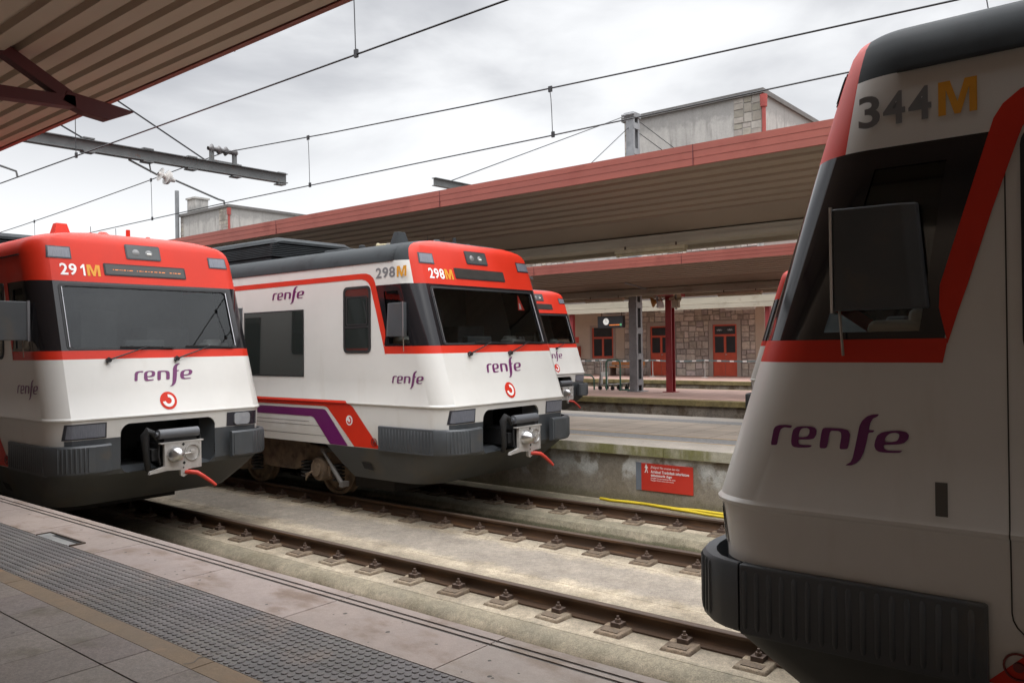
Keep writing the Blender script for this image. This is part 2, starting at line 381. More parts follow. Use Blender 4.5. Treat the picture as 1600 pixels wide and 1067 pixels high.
def body_mesh(cap_back):
    bm, top = loft(ROWS, lambda z: -LEN)
    bm.faces.new(list(reversed(top)))
    cx, cs = cap_back or (-.645, .29); cap = lambda z: cx-cs*(z-3.26)
    for z in (1.24, 1.30, 1.46, 2.277, 2.385, 2.41, 2.42, 3.17, 3.215, 3.265, 3.60): cut(bm, (0, 0, z), (0, 0, 1))
    for y in (-1.15, -.645, .645, 1.15): cut(bm, (0, y, 0), (0, 1, 0))
    for x in (-.26, -1.15): cut(bm, (x, 0, 0), (1, 0, 0))
    cut(bm, (-1.16, 0, 2.385), (1, 0, .274))
    cut(bm, (-.322*(2.42-1.56)-.36, 0, 2.42), (1, 0, .322))
    cut(bm, (-1.09, 0, 2.62), (1, 0, .16))
    cut(bm, (cx, 0, 3.26), (1, 0, cs))
    kill = []
    for f in bm.faces:
        c = f.calc_center_median(); x, y, z = c; n = f.normal; side = abs(n.y) > .9
        f.material_index = 0
        if z > 3.6: f.material_index = 1 if x > cap(z) else 2
        elif z > 3.265: f.material_index = 1 if x > cap(z) else 0
        elif z > 2.385: f.material_index = 3 if x > BACKL(z) else 0
        elif z > 2.277: f.material_index = 1 if x > -1.15 else 0
        elif x > -.26 and ((z < 1.30 and n.x > .8) or z < 1.24): f.material_index = 4
        if side and 2.42 < z < 3.17 and (-1.09-.16*(z-2.62)) < x < (-.322*(z-1.56)-.36): kill.append(f)
        if n.x > .7 and abs(y) < 1.15 and 2.41 < z < 3.215: kill.append(f)
        if n.x > .7 and abs(y) < .645 and z < 1.46: kill.append(f)
    bmesh.ops.delete(bm, geom=kill, context='FACES')
    # floor and rear bulkhead
    mbv = [bm.verts.new(p) for p in ((-LEN, -1.43, .905), (-.75, -1.43, .905), (-.75, 1.43, .905), (-LEN, 1.43, .905))]
    f = bm.faces.new(mbv); f.material_index = 4
    mbv = [bm.verts.new((-LEN, y*WZ(z), z)) for y, z in ((-1, .905), (1, .905), (1, 3.6), (1, 3.9), (-1, 3.9), (-1, 3.6))]
    f = bm.faces.new(mbv); f.material_index = 0
    return from_bm(bm, 'body', [WHITE, RED, TGREY, BLACK, DGREY])
def skirt_mesh():
    rows = [(.42, 1.25, -.55, .45), (.62, 1.345, -.30, .40), (.84, 1.425, -.05, .35), (.90, 1.441, -.029, .34)]
    bm, top = loft(rows, lambda z: -2.1-.43*(z-.42)/.48)
    for y in (-.645, .645): cut(bm, (0, y, 0), (0, 1, 0))
    kill = [f for f in bm.faces if f.calc_center_median().z > .84 and abs(f.calc_center_median().y) < .645 and f.normal.x > .5]
    bmesh.ops.delete(bm, geom=kill, context='FACES')
    bt = [bm.verts.new(p) for p in plan(.43, 1.24, -.56, .40, -2.1)]; bm.faces.new(bt)
    return from_bm(bm, 'skirt', [SKIRT])
def side_fn(sd, off=.004): return lambda x, z: (x, sd*(WZ(z)+off), z)
def front_fn(off=.004): return lambda y, z: (FX(y, z)+off, y, z)
ZC = [r[0] for r in ROWS]
def side_part(name, vs, fs, sd, m_, par, off=.004):
    v, f = surf_decal(vs, fs, side_fn(sd, off), cuts_v=ZC); return MB().add(v, f).build(name, m_, par)
def front_part(name, vs, fs, m_, par, off=.004):
    v, f = surf_decal(vs, fs, front_fn(off), cuts_v=ZC); return MB().add(v, f).build(name, m_, par)
def plate_front(mb, poly, off0, off1, mi=0):
    """raised plate following the raked front"""
    return mb.prism(poly, off0, off1, lambda y, z, d: (FX(y, z)+d, y, z), mi)
def emblem(parent, fn, u, v, r, name='emblem', inv=False):
    a, b = (DIGW, RED) if inv else (RED, DIGW)
    vs, fs = disc(r); vv, ff = surf_decal([(x+u, y+v) for x, y in vs], fs, lambda p, q: fn(p, q, .004)); e = MB().add(vv, ff).build(name, a, parent)
    vs, fs = ring_sector(.36*r, .70*r, -172, 92); vv, ff = surf_decal([(x+u, y+v) for x, y in vs], fs, lambda p, q: fn(p, q, .007)); MB().add(vv, ff).build('swirl', b, e)
def strip_poly(path, wd):
    L_, R2 = [], []
    for i, p in enumerate(path):
        a = Vector(path[max(0, i-1)]); b = Vector(path[min(len(path)-1, i+1)]); d = (b-a).normalized(); n = Vector((-d.y, d.x))
        L_.append(tuple(Vector(p)+n*wd/2)); R2.append(tuple(Vector(p)-n*wd/2))
    n = len(path); return L_+R2, [(i, i+1, n+i+1, n+i) for i in range(n-1)]
CACHE = {}
def cached(key, fn):
    if key not in CACHE: CACHE[key] = fn()
    return CACHE[key]

def coupler(root):
    c = thing('coupler', None, None); c.parent = root
    def pl():
        mb = MB(); poly = [(-.25, 1.20), (-.25, .905), (-.44, .86), (-.45, .825), (-.22, .85), (-.04, .84), (-.035, .765), (0, .745), (.05, .765), (.065, .84), (.25, .85), (.25, 1.20)]
        mb.prism(poly, .27, .315, lambda y, z, d: (d, y, z)); mb.box(.25, .32, -.30, .28, 1.19, 1.205)
        for y, z in ((-.22, 1.17), (.22, 1.17), (.22, .88), (-.21, .93), (0.0, .80), (.23, 1.02), (-.23, 1.05)): mb.cyl((.31, y, z), (.322, y, z), .010, 8)
        return mb.mesh('head_plate', SILVER, 30)
    link('head_plate', cached('cp', pl), c)
    for y, z, r in ((.0, 1.165, .022), (.01, .925, .022), (.0, .865, .012), (.005, .795, .012)):
        link('guide_hole', cached(('cd', z), lambda: MB().prism([(y-r, z), (y, z-r), (y+r, z), (y, z+r)], .316, .319, lambda a, b, d: (d, a, b)).mesh('guide_hole', VOID)), c)
    link('cone', cached('cc', lambda: MB().lathe((.31, -.115, 1.05), (1, 0, 0), [(0, .105), (.05, .100), (.10, .085), (.14, .06), (.16, .03), (.165, .001)], 24).mesh('cone', STEEL, 50)), c)
    link('cup', cached('cu', lambda: MB().lathe((.318, .12, 1.05), (1, 0, 0), [(.001, .108), (.012, .106), (.012, .096), (-.02, .085), (-.06, .06), (-.09, .03), (-.09, .001)], 24).mesh('cup', STEEL, 50)), c)
    link('latch', cached('cl', lambda: MB().box(.335, .36, .08, .135, 1.04, 1.085).box(.345, .40, -.13, -.06, .985, 1.055).cyl((.345, -.02, 1.04), (.345, .10, 1.05), .014, 8).mesh('latch', SILVER, bevel=.004)), c)
    link('cover_roll', cached('cr', lambda: MB().cyl((.25, -.30, 1.31), (.25, .235, 1.31), .062, 20).cyl((.25, -.33, 1.31), (.25, -.30, 1.31), .03, 10).mesh('cover_roll', mat('roll_grey', (0.10, 0.105, 0.115), .45), 40)), c)
    def sh():
        mb = MB(); mb.box(-.6, .27, -.16, .16, .92, 1.16).box(.0, .25, -.22, .22, 1.16, 1.26).cyl((.2, -.18, 1.23), (.2, .2, 1.23), .02, 8)
        mb.tube([(.2, -.29, 1.24), (.2, -.345, 1.33), (.19, -.40, 1.36), (.17, -.43, 1.30), (.16, -.42, 1.15), (.16, -.40, .95), (.1, -.36, .86)], [.03, .038, .05, .055, .045, .04, .035], 10)
        mb.tube([(.24, -.28, 1.2), (.25, -.30, 1.05), (.24, -.27, .92)], .014, 6).tube([(.25, .27, 1.26), (.24, .275, 1.1), (.22, .27, .98)], .012, 6)
        mb.box(.02, .2, -.36, -.27, .98, 1.12); return mb.mesh('shank', RUBBER, 40)
    link('shank', cached('cs', sh), c)
    link('hose', cached('ch', lambda: MB().tube([(.30, .03, .80), (.36, .07, .805), (.40, .14, .79), (.42, .22, .73), (.44, .31, .655), (.45, .37, .60)], [.026, .028, .028, .026, .024, .020], 10).mesh('hose', HOSE, 50)), c)

def pads(root):
    PL = [(.125, .82), (.15, .90), (.155, 1.02), (.145, 1.14), (.12, 1.24), (.07, 1.33), (-.01, 1.41), (-.10, 1.455), (-.19, 1.478)]
    PI = [(.055, .82), (.08, .90), (.085, 1.02), (.075, 1.12), (.05, 1.21), (.01, 1.29), (-.05, 1.365), (-.12, 1.405), (-.19, 1.43)]
    for s in (-1, 1):
        def fp():
            mb = MB(); n = len(PL); z0, z1 = .895, 1.245
            lv = [(z0, 0.016), (z0+.02, 0), (z1-.02, 0), (z1, 0.016)]; vs = []
            def off(p, q, d): return (p[0]+(q[0]-p[0])*d/.07, s*(p[1]+(q[1]-p[1])*d/.07))
            for z, d in lv: vs += [(*off(PL[i], PI[i], d), z) for i in range(n)]
            vs += [(*off(PL[i], PI[i], .07), z1) for i in range(n)] + [(*off(PL[i], PI[i], .07), z0) for i in range(n)]
            fs = [(k*n+i, k*n+i+1, ((k+1) % 6)*n+i+1, ((k+1) % 6)*n+i) for k in range(6) for i in range(n-1)] + [tuple(k*n for k in range(6)), tuple(k*n+n-1 for k in range(6))]
            mb.add(vs, fs); me = mb.mesh('front_buffer', DGREY, 35); return me
        p = link('front_buffer', cached(('fp', s), fp), root)
        def rb():
            mb = MB()
            pts = [Vector((a, b)) for a, b in PL]; L_ = [0]
            for i in range(1, len(pts)): L_.append(L_[-1]+(pts[i]-pts[i-1]).length)
            def at(t):
                i = max(0, min(len(L_)-2, int(np.searchsorted(L_, t)-1))); q = (t-L_[i])/(L_[i+1]-L_[i]); p_ = pts[i].lerp(pts[i+1], q); d = (pts[i+1]-pts[i]).normalized(); return p_, Vector((d.y, -d.x)) if True else d
            t = .33
            while t < L_[-1]-.17:
                p_, nn = at(t); dd = Vector((-nn.y, nn.x))
                prof = [(-.013, 0), (-.007, .009), (.007, .009), (.013, 0)]
                ring_ = [p_+dd*a+nn*b for a, b in prof]; zz = (.925, .945, 1.205, 1.225)
                vs = []
                for k, z in enumerate(zz):
                    for j, q in enumerate(ring_):
                        if k in (0, 3): q = p_+dd*prof[j][0]*.5
                        vs.append((q.x, s*q.y, z))
                fs = [(k*4+i, k*4+i+1, k*4+5+i, k*4+4+i) for k in range(3) for i in range(3)]
                mb.add(vs, fs); t += .05
            return mb.mesh('rib', DGREY, 60)
        link('ribs', cached(('rb', s), rb), p)
        def fl():
            mb = MB(); mb.prism(rrect(.845, 1.11, .925, 1.215, .02, 3), 0, .012, lambda y, z, d: (float(np.interp(y, [.82, .90, 1.02, 1.14], [.125, .15, .155, .145]))+d-.002, s*y, z)); return mb.mesh('cover_plate', DGREY, 35)
        link('cover_plate', cached(('fl', s), fl), p)
        def sp():
            mb = MB(); ys = 1.478
            mb.box(-1.31, -.195, s*1.38, s*ys, .885, 1.245); return mb.mesh('side_buffer', DGREY, bevel=.012)
        q = link('side_buffer', cached(('sp', s), sp), root)
        def sr():
            mb = MB(); x = -1.25
            while x < -.22:
                prof = [(-.013, 0), (-.008, .009), (.008, .009), (.013, 0)]; zz = (.915, .935, 1.195, 1.215); vs = []
                for k, z in enumerate(zz):
                    for a, b in prof: vs.append((x+a*(.5 if k in (0, 3) else 1), s*(1.4785+(0 if k in (0, 3) else b)), z))
                mb.add(vs, [(k*4+i, k*4+i+1, k*4+5+i, k*4+4+i) for k in range(3) for i in range(3)]); x += .064
            return mb.mesh('rib', DGREY, 60)
        link('ribs', cached(('sr', s), sr), q)

def bogie(root, x0):
    b = thing('bogie', None, None, (x0, 0, 0)); b.parent = root
    for s in (-1, 1):
        for ax in (0.0, -2.2):
            def wh():
                return MB().lathe((0, 0, 0), (0, 1, 0), [(-.06, .02), (-.06, .16), (-.02, .2), (-.02, .38), (-.06, .40), (-.06, .455), (.04, .445), (.06, .47), (.07, .47), (.07, .1)], 32).mesh('wheel', BROWNM, 40)
            o = link('wheel', cached('wh', wh), b); o.location = (ax, s*.80, .445); o.scale = (1, -s, 1)
        def fr():
            mb = MB(); pr = [(-3.0, .70), (-2.6, .48), (-1.9, .40), (-1.5, .36), (-.8, .36), (-.4, .50), (.35, .50), (.55, .62), (.45, .78), (-.3, .80), (-.7, .86), (-1.7, .86), (-2.0, .78), (-2.9, .80)]
            mb.prism(pr, .98, 1.10, lambda x, z, d: (x, s*d, z)); return mb.mesh('side_frame', BROWNM, bevel=.015)
        link('side_frame', cached(('fr', s), fr), b)
        for ax in (0.0, -2.2):
            def abx():
                mb = MB().lathe((0, 0, 0), (0, s, 0), [(.0, .19), (.16, .19), (.20, .17), (.20, .11), (.24, .11), (.24, .001)], 18); mb.box(-.25, .25, s*.02, s*.14, -.10, .06)
                for i in range(4): mb.tube([(-.05-.03*i, s*.2, -.02), (-.1-.03*i, s*.27, -.05-.03*i), (-.22, s*.26, -.09-.03*i)], .014, 6)
                return mb.mesh('axle_box', BROWNM, 40)
            o = link('axle_box', cached(('ab', s), abx), b); o.location = (ax, s*1.06, .45)
            def sprg():
                mb = MB()
                for k in range(5): mb.lathe((0, 0, .02+.055*k), (0, 0, 1), [(0, .06), (.012, .10), (.03, .10), (.042, .06)], 14)
                return mb.mesh('spring', UNDER, 50)
            for dx in (-.40, .40):
                o = link('spring', cached('sg', sprg), b); o.location = (ax+dx, s*1.16, .27)
        dmp = MB().cyl((.20, s*1.30, .76), (.42, s*1.30, .53), .026, 10).cyl((.42, s*1.30, .53), (.66, s*1.30, .28), .036, 10).box(.16, .24, s*1.1, s*1.32, .73, .80).box(.62, .70, s*1.2, s*1.33, .24, .32)
        dmp.build('damper', mat('damper_grey', (0.12, 0.11, 0.10), .6), b, 40)

def train(label, loc, rz=0.0, num='298', cap_back=None, lit=False, warn=False, opts=None):
    t = thing('commuter_train', label, 'train', loc, rz, 'commuter trains at the platforms')
    link('body', cached(('body', cap_back), lambda: body_mesh(cap_back)), t)
    link('skirt', cached('skirt', skirt_mesh), t)
    # opening round the coupler: corner fillets and the dark recess behind
    def rec():
        mb = MB(); y0, y1, z0, z1 = -.645, .645, .84, 1.46
        o = [(y0, z0), (y1, z0), (y1, z1), (y0, z1)]; i = [(y0+.06, z0+.07), (y1-.10, z0+.05), (y1-.10, z1-.03), (y0+.06, z1-.03)]
        vs = [(-.06 if z < 1 else XF(z), y, z) for y, z in o] + [(-.26, y, z) for y, z in i] + [(-.85, y, z) for y, z in i]
        mb.add(vs, [(a, (a+1) % 4, 4+(a+1) % 4, 4+a) for a in range(4)], 0); mb.add(vs, [(4+a, 4+(a+1) % 4, 8+(a+1) % 4, 8+a) for a in range(4)]+[(8, 9, 10, 11)], 1)
        return mb.mesh('coupler_recess', [DGREY, VOID])
    link('coupler_recess', cached('rec', rec), t)
    def fil(mats, top, s):
        mb = MB(); r = .13
        if True:
            cz, zc = (1.462, 1.462-r) if top else (.838, .838+r)
            pts = [(s*.648, cz)]
            for k in range(9):
                a = R_(90*k/8); pts.append((s*(.648-r+r*math.sin(a)), (zc+r*math.cos(a)) if top else (zc-r*math.cos(a))))
            n = len(pts)
            f_ = lambda y, z, d: ((XF(z) if z > .9 else float(np.interp(z, [.84, .9], [-.05, -.029])))+d, y, z)
            mb.prism(pts, -.03, .002, f_)
        return mb.mesh('fillet', mats)
    for s in (-1, 1):
        link('recess_corner', cached(('filT', s), lambda: fil(WHITE, True, s)), t)
        link('recess_corner', cached(('filB', s), lambda: fil(DGREY, False, s)), t)
    # glazing
    def ws():
        v, f = surf_decal(rrect(-1.16, 1.16, 2.40, 3.222, .06), [tuple(range(24))], front_fn(-.012), cuts_v=[2.6]); return MB().add(v, f).mesh('windscreen', GLASS)
    wsn = link('windscreen', cached('ws', ws), t)
    def gasket():
        a, b = rrect(-1.165, 1.165, 2.395, 3.232, .05), rrect(-1.128, 1.128, 2.42, 3.202, .06); n = len(a); mb = MB()
        P = lambda p, d: (FX(p[0], p[1])+d, p[0], p[1])
        vs = [P(p, .006) for p in a]+[P(p, .006) for p in b]+[P(p, -.015) for p in b]
        mb.add(vs, [(i, (i+1) % n, n+(i+1) % n, n+i) for i in range(n)]+[(n+i, n+(i+1) % n, 2*n+(i+1) % n, 2*n+i) for i in range(n)]); return mb.mesh('gasket', RUBBER)
    link('gasket', cached('gk', gasket), wsn)
    for s in (-1, 1):
        link('edge_trim', cached(('tr', s), lambda: MB().tube([(FX(y, z)+.010, y, z) for y, z in ((s*1.133, 2.43), (s*1.128, 3.19))], .006, 6).mesh('edge_trim', CHROME, 60)), wsn)
    for s in (-1, 1):
        def cw():
            poly = [(-1.10, 2.41), (-.322*(2.41-1.56)-.32, 2.41), (-.322*(3.18-1.56)-.32, 3.18), (-1.19, 3.18), (-1.10, 2.62)]
            v, f = surf_decal(poly, [(0, 1, 2, 3, 4)], side_fn(s, -.012), cuts_v=[2.6, 2.62]); return MB().add(v, f).mesh('cab_window', GLASS2)
        link('cab_window', cached(('cw', s), cw), t)
        def film():
            mb = MB(); mb.add(*surf_decal([(-1.115, 2.58), (-.55, 2.58), (-.322*(3.18-1.56)-.30, 3.185), (-1.20, 3.185)], [(0, 1, 2, 3)], side_fn(s, -.018), cuts_v=[2.6])); return mb.mesh('sun_film', BLACK)
        link('sun_blind', cached(('film', s), film), t)
    def cab():
        mb = MB(); mb.box(-2.2, -2.16, -1.38, 1.38, .95, 3.7).box(-2.2, -.45, -1.25, 1.25, 1.9, 1.95).box(-2.2, -.85, -1.25, 1.25, 3.40, 3.44)
        mb.box(-.66, -.40, -1.0, 1.0, 1.95, 2.36).box(-1.75, -1.35, -.55, -.05, 2.3, 2.95).box(-1.8, -1.72, -.5, -.1, 2.9, 3.2).box(-2.0, -1.5, .45, 1.1, 1.95, 2.7)
        mb.box(-.72, -.60, -.3, .25, 2.36, 2.52); return mb.mesh('cab_interior', INTER, bevel=.02)
    link('cab_interior', cached('cab', cab), t)
    def dsk():
        mb = MB()
        for s in (-1, 1): mb.box(-1.10, -.80, s*1.36, s*1.02, 2.28, 2.475).box(-1.12, -.98, s*1.35, s*1.1, 2.4, 2.53)
        return mb.mesh('cab_desk', DESK, bevel=.04, segs=3)
    link('cab_desk', cached('dsk', dsk), t)
    # livery
    for s in (-1, 1):
        def st():
            up_ = [(-LEN+.02, 3.455), (-1.66, 3.457), (-1.55, 3.452), (-1.46, 3.425), (-1.395, 3.375), (-1.36, 3.32), (-1.335, 3.24), (-1.24, 2.93), (-1.145, 2.62), (-1.14, 2.52), (-1.168, 2.386)]
            lo_ = [(-LEN+.02, 3.375), (-1.74, 3.377), (-1.64, 3.372), (-1.56, 3.35), (-1.50, 3.31), (-1.465, 3.265), (-1.445, 3.21), (-1.35, 2.93), (-1.255, 2.62), (-1.215, 2.5), (-1.172, 2.36)]
            n = len(up_); v, f = surf_decal(up_+lo_, [(i, i+1, n+i+1, n+i) for i in range(n-1)], side_fn(s), cuts_v=ZC)
            return MB().add(v, f).add(*surf_decal([(-1.152, 2.277), (-1.135, 2.277), (-1.135, 2.385), (-1.175, 2.385)], [(0, 1, 2, 3)], side_fn(s))).mesh('side_stripe', RED)
        link('side_stripe', cached(('st', s), st), t)
        def lb():
            P = [(-LEN+.02, 1.585), (-2.06, 1.583), (-2.02, 1.577), (-1.99, 1.545), (-1.88, 1.51-.02), (-1.30, .908), (-1.87, .908), (-2.47, 1.455), (-2.51, 1.475), (-2.57, 1.482), (-LEN+.02, 1.482)]
            tr = tessellate_polygon([[Vector((a, b, 0)) for a, b in P]]); v, f = surf_decal(P, tr, side_fn(s), cuts_v=ZC); return MB().add(v, f).mesh('lower_stripe', RED)
        ls = link('lower_stripe', cached(('lb', s), lb), t)
        def pb():
            P = [(-LEN+.02, 1.433), (-2.60, 1.437), (-2.54, 1.43), (-2.50, 1.40), (-2.02, .908), (-2.44, .908), (-2.80, 1.27), (-2.84, 1.30), (-2.90, 1.312), (-LEN+.02, 1.311)]
            tr = tessellate_polygon([[Vector((a, b, 0)) for a, b in P]]); v, f = surf_decal(P, tr, side_fn(s), cuts_v=ZC); return MB().add(v, f).mesh('lower_stripe', PURPLE)
        link('lower_stripe', cached(('pb', s), pb), t)
        emblem(t, lambda a, b, d: (-1.97-s*a, s*(WZ(b)+d+.002), b), 0, 1.29, .075, inv=True)
        # lettering on the side
        for (xc, zb, wd, xh) in ((-.69, 1.865, .64, .100), (-3.46, 3.165, .86, .112)):
            vs = [(a*wd/6.3, b*xh+zb) for a, b in WORD[0]]
            v, f = surf_decal(vs, WORD[1], lambda a, b: (xc-s*a*1.0, s*(WZ(b)+.004), b)); MB().add(v, f).build('lettering', PURPLE, t)
        if num and not lit:
          mf = LM[1]
          wd_ = .49 if rz else .64; xm_ = -1.055 if rz else -1.02
          dv, df = digits(num, .66*wd_, .15, -.5*wd_, 3.365); mv = fit([(a, b) for a, b in LM[0]], .31*wd_, .15, .345*wd_, 3.365)
          for vs, fs, m_ in ((dv, df, DIGG), (mv, mf, ORANGE)):
              v, f = surf_decal(vs, fs, lambda a, b: (xm_-s*a, s*(WZ(b)+.004), b)); MB().add(v, f).build('unit_number', m_, t)
        # door with window, door seams, seams of the lower panels
        def dw():
            mb = MB(); a, b = rrect(-2.07, -1.455, 2.29, 3.275, .085), rrect(-2.03, -1.495, 2.33, 3.235, .06); v, f = ring(a, b)
            mb.add(*surf_decal(v, f, side_fn(s, .010))); n = len(a)
            mb.add([side_fn(s, .010)(*p) for p in a]+[side_fn(s, 0)(*p) for p in a], [(i, (i+1) % n, n+(i+1) % n, n+i) for i in range(n)])
            mb.add(*surf_decal([(-2.03, 2.66), (-1.495, 2.66), (-1.495, 2.69), (-2.03, 2.69)], [(0, 1, 2, 3)], side_fn(s, .009)))
            mb.add(*surf_decal(*ring(rrect(-2.0, -1.525, 2.70, 3.13, .03), rrect(-1.98, -1.545, 2.72, 3.11, .03)), side_fn(s, .009)))
            return mb.mesh('window_frame', RUBBER)
        dwo = link('door_window', cached(('dwp', s), lambda: MB().add(*surf_decal(rrect(-2.05, -1.475, 2.31, 3.255, .07), [tuple(range(24))], side_fn(s, .005))).mesh('pane', PANE)), t)
        link('window_frame', cached(('dw', s), dw), dwo)
        def seam():
            mb = MB()
            mb.add(*surf_decal(*ring(rrect(-2.18, -1.395, 1.12, 3.352, .10), rrect(-2.174, -1.401, 1.126, 3.346, .095)), side_fn(s, .003), cuts_v=ZC))
            mb.add(*surf_decal([(-3.2, 1.20), (-2.6, 1.20), (-2.6, 1.205), (-3.2, 1.205)], [(0, 1, 2, 3)], side_fn(s, .003)))
            mb.add(*surf_decal([(-LEN+.1, 1.10), (-2.58, 1.10), (-2.58, 1.105), (-LEN+.1, 1.105)], [(0, 1, 2, 3)], side_fn(s, .003)))
            mb.add(*surf_decal([(-1.40, 1.2), (-.2, 1.2), (-.2, 1.204), (-1.40, 1.204)], [(0, 1, 2, 3)], side_fn(s, .003))) if False else None
            return mb.mesh('door_seam', mat('seam_dark', (0.05, 0.045, 0.04), .8))
        def ps():
            mb = MB()
            for z, x0, x1 in ((1.225, -6, -2.95), (1.165, -LEN+.1, -2.64), (1.02, -LEN+.1, -2.5)): mb.add(*surf_decal([(x0, z), (x1, z), (x1, z+.006), (x0, z+.006)], [(0, 1, 2, 3)], side_fn(s, .0025)))
            return mb.mesh('panel_seam', MT['seam_dark'])
        mat('seam_dark', (0.05, 0.045, 0.04), .8); link('panel_seam', cached(('ps', s), ps), t)
        if rz and num: link('door_seam', cached(('seam', s), seam), t)
        if num == '344': link('step_recess', cached(('stp', s), lambda: MB().add(*surf_decal([(-1.165, 1.60), (-1.115, 1.60), (-1.115, 1.75), (-1.165, 1.75)], [(0, 1, 2, 3)], side_fn(s, .004))).mesh('step_recess', mat('recess_grey', (0.10, 0.093, 0.085), .7))), t)
        link('step_recess', cached(('stp2', s), lambda: MB().add(*surf_decal([(-1.77, .58), (-1.56, .56), (-1.58, .66), (-1.79, .68)], [(0, 1, 2, 3)], lambda x, z: (x, s*(1.265+.19*(z-.42)/.48*1.0+.014), z))).mesh('step_recess', VOID)), t)
        def rg():
            mb = MB().lathe((-1.42, s*1.447, 1.0), (0, s, 0), [(0.004, .060), (.012, .058), (.012, .052), (.004, .050)], 22).lathe((-1.42, s*1.447, 1.0), (0, s, 0), [(0.004, .022), (.016, .02), (.016, .001)], 14); return mb.mesh('jacking_point', mat('jack_dark_red', (0.16, .02, .016), .5), 40)
        link('jacking_point', cached(('rg', s), rg), t)
        # passenger windows
        for k in range(3):
            x1 = -3.06-k*2.0
            pw = MB().add(*surf_decal([(x1-1.62, 1.945), (x1, 1.945), (x1, 2.965), (x1-1.62, 2.965)], [(0, 1, 2, 3)], side_fn(s, .005))).build('passenger_window', PANE, t)
            a = [(x1-1.64, 1.925), (x1+.02, 1.925), (x1+.02, 2.985), (x1-1.64, 2.985)]; b = [(x1-1.62, 1.945), (x1, 1.945), (x1, 2.965), (x1-1.62, 2.965)]
            MB().add(*surf_decal(*ring(a, b), side_fn(s, .007))).build('window_frame', RUBBER, pw)
        # mirror housing folded against the cab side
        def mir():
            mb = MB(); pl_ = [(-.70, 1.45), (-.695, 1.515), (-.715, 1.53), (-1.00, 1.505), (-1.06, 1.48), (-1.065, 1.45)]
            P = [(x, y) for x, y in pl_]
            mb.prism(P, 2.52, 2.995, (lambda x, y, d: (-.62-(y-1.45)*1.2, s*(1.47-(x+.70)*1.25), d)) if lit and s < 0 else (lambda x, y, d: (x-(0 if d > 2.7 or x > -.8 else .04), s*y, d))); return mb.mesh('mirror_housing', DGREY, bevel=.008)
        m0 = link('mirror', cached(('mir', s, lit), mir), t)
        link('mirror_edge', cached(('mre', s, lit), lambda: (MB().bar((-.625, s*1.468, 2.51), (-.625, s*1.468, 3.005), .03) if lit and s < 0 else MB().bar((-.700, s*1.527, 2.51), (-.700, s*1.527, 3.005), .012)).mesh('mirror_edge', MIRLIT if lit and s < 0 else CHROME)), m0)
        link('mirror_rod', cached(('mrb', s), lambda: MB().bar((-.725, s*1.50, 2.53), (-.735, s*1.485, 2.31), .009).mesh('mirror_rod', mat('rod_tan', (0.30, 0.25, 0.20), .5))), m0)
        # lamps of the front
        hz = [(s*.82, 1.306), (s*1.20, 1.306), (s*1.20, 1.499), (s*.82, 1.499)]
        CU = [s*u for u in (1.215, 1.235, 1.255, 1.28, 1.305)]
        def quad(y0, y1a, y1b, z0, z1, off, m_):
            q = [(s*y0, z0), (s*y1a, z0), (s*y1b, z1), (s*y0, z1)]; q = q if s > 0 else q[::-1]
            v, f = surf_decal(q, [(0, 1, 2, 3)], front_fn(off), cuts_u=CU, cuts_v=ZC); return MB().add(v, f).mesh('lamp', m_, 40)
        def hl(): return quad(.82, 1.325, 1.305, 1.308, 1.499, .005, LHOUSE)
        h = link('headlight', cached(('hl', s), hl), t)
        left = s < 0
        def ln(): return quad(.84, 1.295, 1.28, 1.324, 1.483, .009, LENS)
        if lit and s > 0:
            MB().prism(rrect(.93, 1.17, 1.32, 1.485, .045, 4), .004, .03, lambda y, z, d: (XF(z)+d, y, z)).build('lens', LENS2, h, 40)
        else: link('lens', cached(('ln', s), ln), h)
        def ml(): return quad(.949, 1.25, 1.235, 3.556, 3.714, .006, LHOUSE)
        h = link('marker_lamp', cached(('ml', s), ml), t)
        def ml2(): return quad(.965, 1.232, 1.217, 3.572, 3.70, .010, LENS)
        link('lens', cached(('ml2', s), ml2), h)
    # front fittings
    hd = link('roof_headlight', cached('rh', lambda: plate_front(MB(), rrect(-.242, .242, 3.607, 3.812, .02, 3), -.01, .008).mesh('roof_headlight', LHOUSE)), t)
    link('lens', cached('rhl', lambda: plate_front(MB(), rrect(-.225, .225, 3.622, 3.80, .015, 3), .0, .011).mesh('lens', mat('spot_glass', (0.07, 0.075, 0.075), .12))), hd)
    link('reflector', cached('rhr', lambda: MB().lathe((XF(3.70)+.010, -.10, 3.70), (1, 0, .3), [(0, .05), (.004, .045), (.006, .001)], 14).lathe((XF(3.70)+.010, .08, 3.70), (1, 0, .3), [(0, .05), (.004, .045), (.006, .001)], 14).mesh('reflector', mat('spot_glass_inner', (0.18, 0.18, 0.18), .1), 40)), hd)
    link('glint', cached('rhg', lambda: MB().box(XF(3.70)+.016, XF(3.70)+.02, .05, .11, 3.69, 3.703).mesh('glint_bar', mat('spot_glint', (0.8, 0.8, 0.74), .3, emit=(1, .97, .85, .6)))), hd)  # glint on the spot glass made as a small glowing bar
    dp = link('destination_display', cached('dp', lambda: plate_front(MB(), rrect(-.565, .565, 3.368, 3.528, .018, 3), -.01, .008).mesh('destination_display', RUBBER)), t)
    link('screen', cached('dps', lambda: plate_front(MB(), rrect(-.545, .545, 3.383, 3.513, .012, 3), .0, .011).mesh('screen', DISP)), dp)
    if lit:
        mb = MB(); rr = random.Random(4)
        for a, b in ((-.45, -.22), (-.13, .05), (.06, .24), (.33, .46)):
            y = a
            while y < b:
                l_ = rr.choice((.012, .03, .045)); plate_front(mb, [(y, 3.442), (y+l_, 3.442), (y+l_, 3.450), (y, 3.450)], .0112, .0125); y += l_+rr.uniform(.012, .022)
        mb.build('led_text', AMBER, dp)
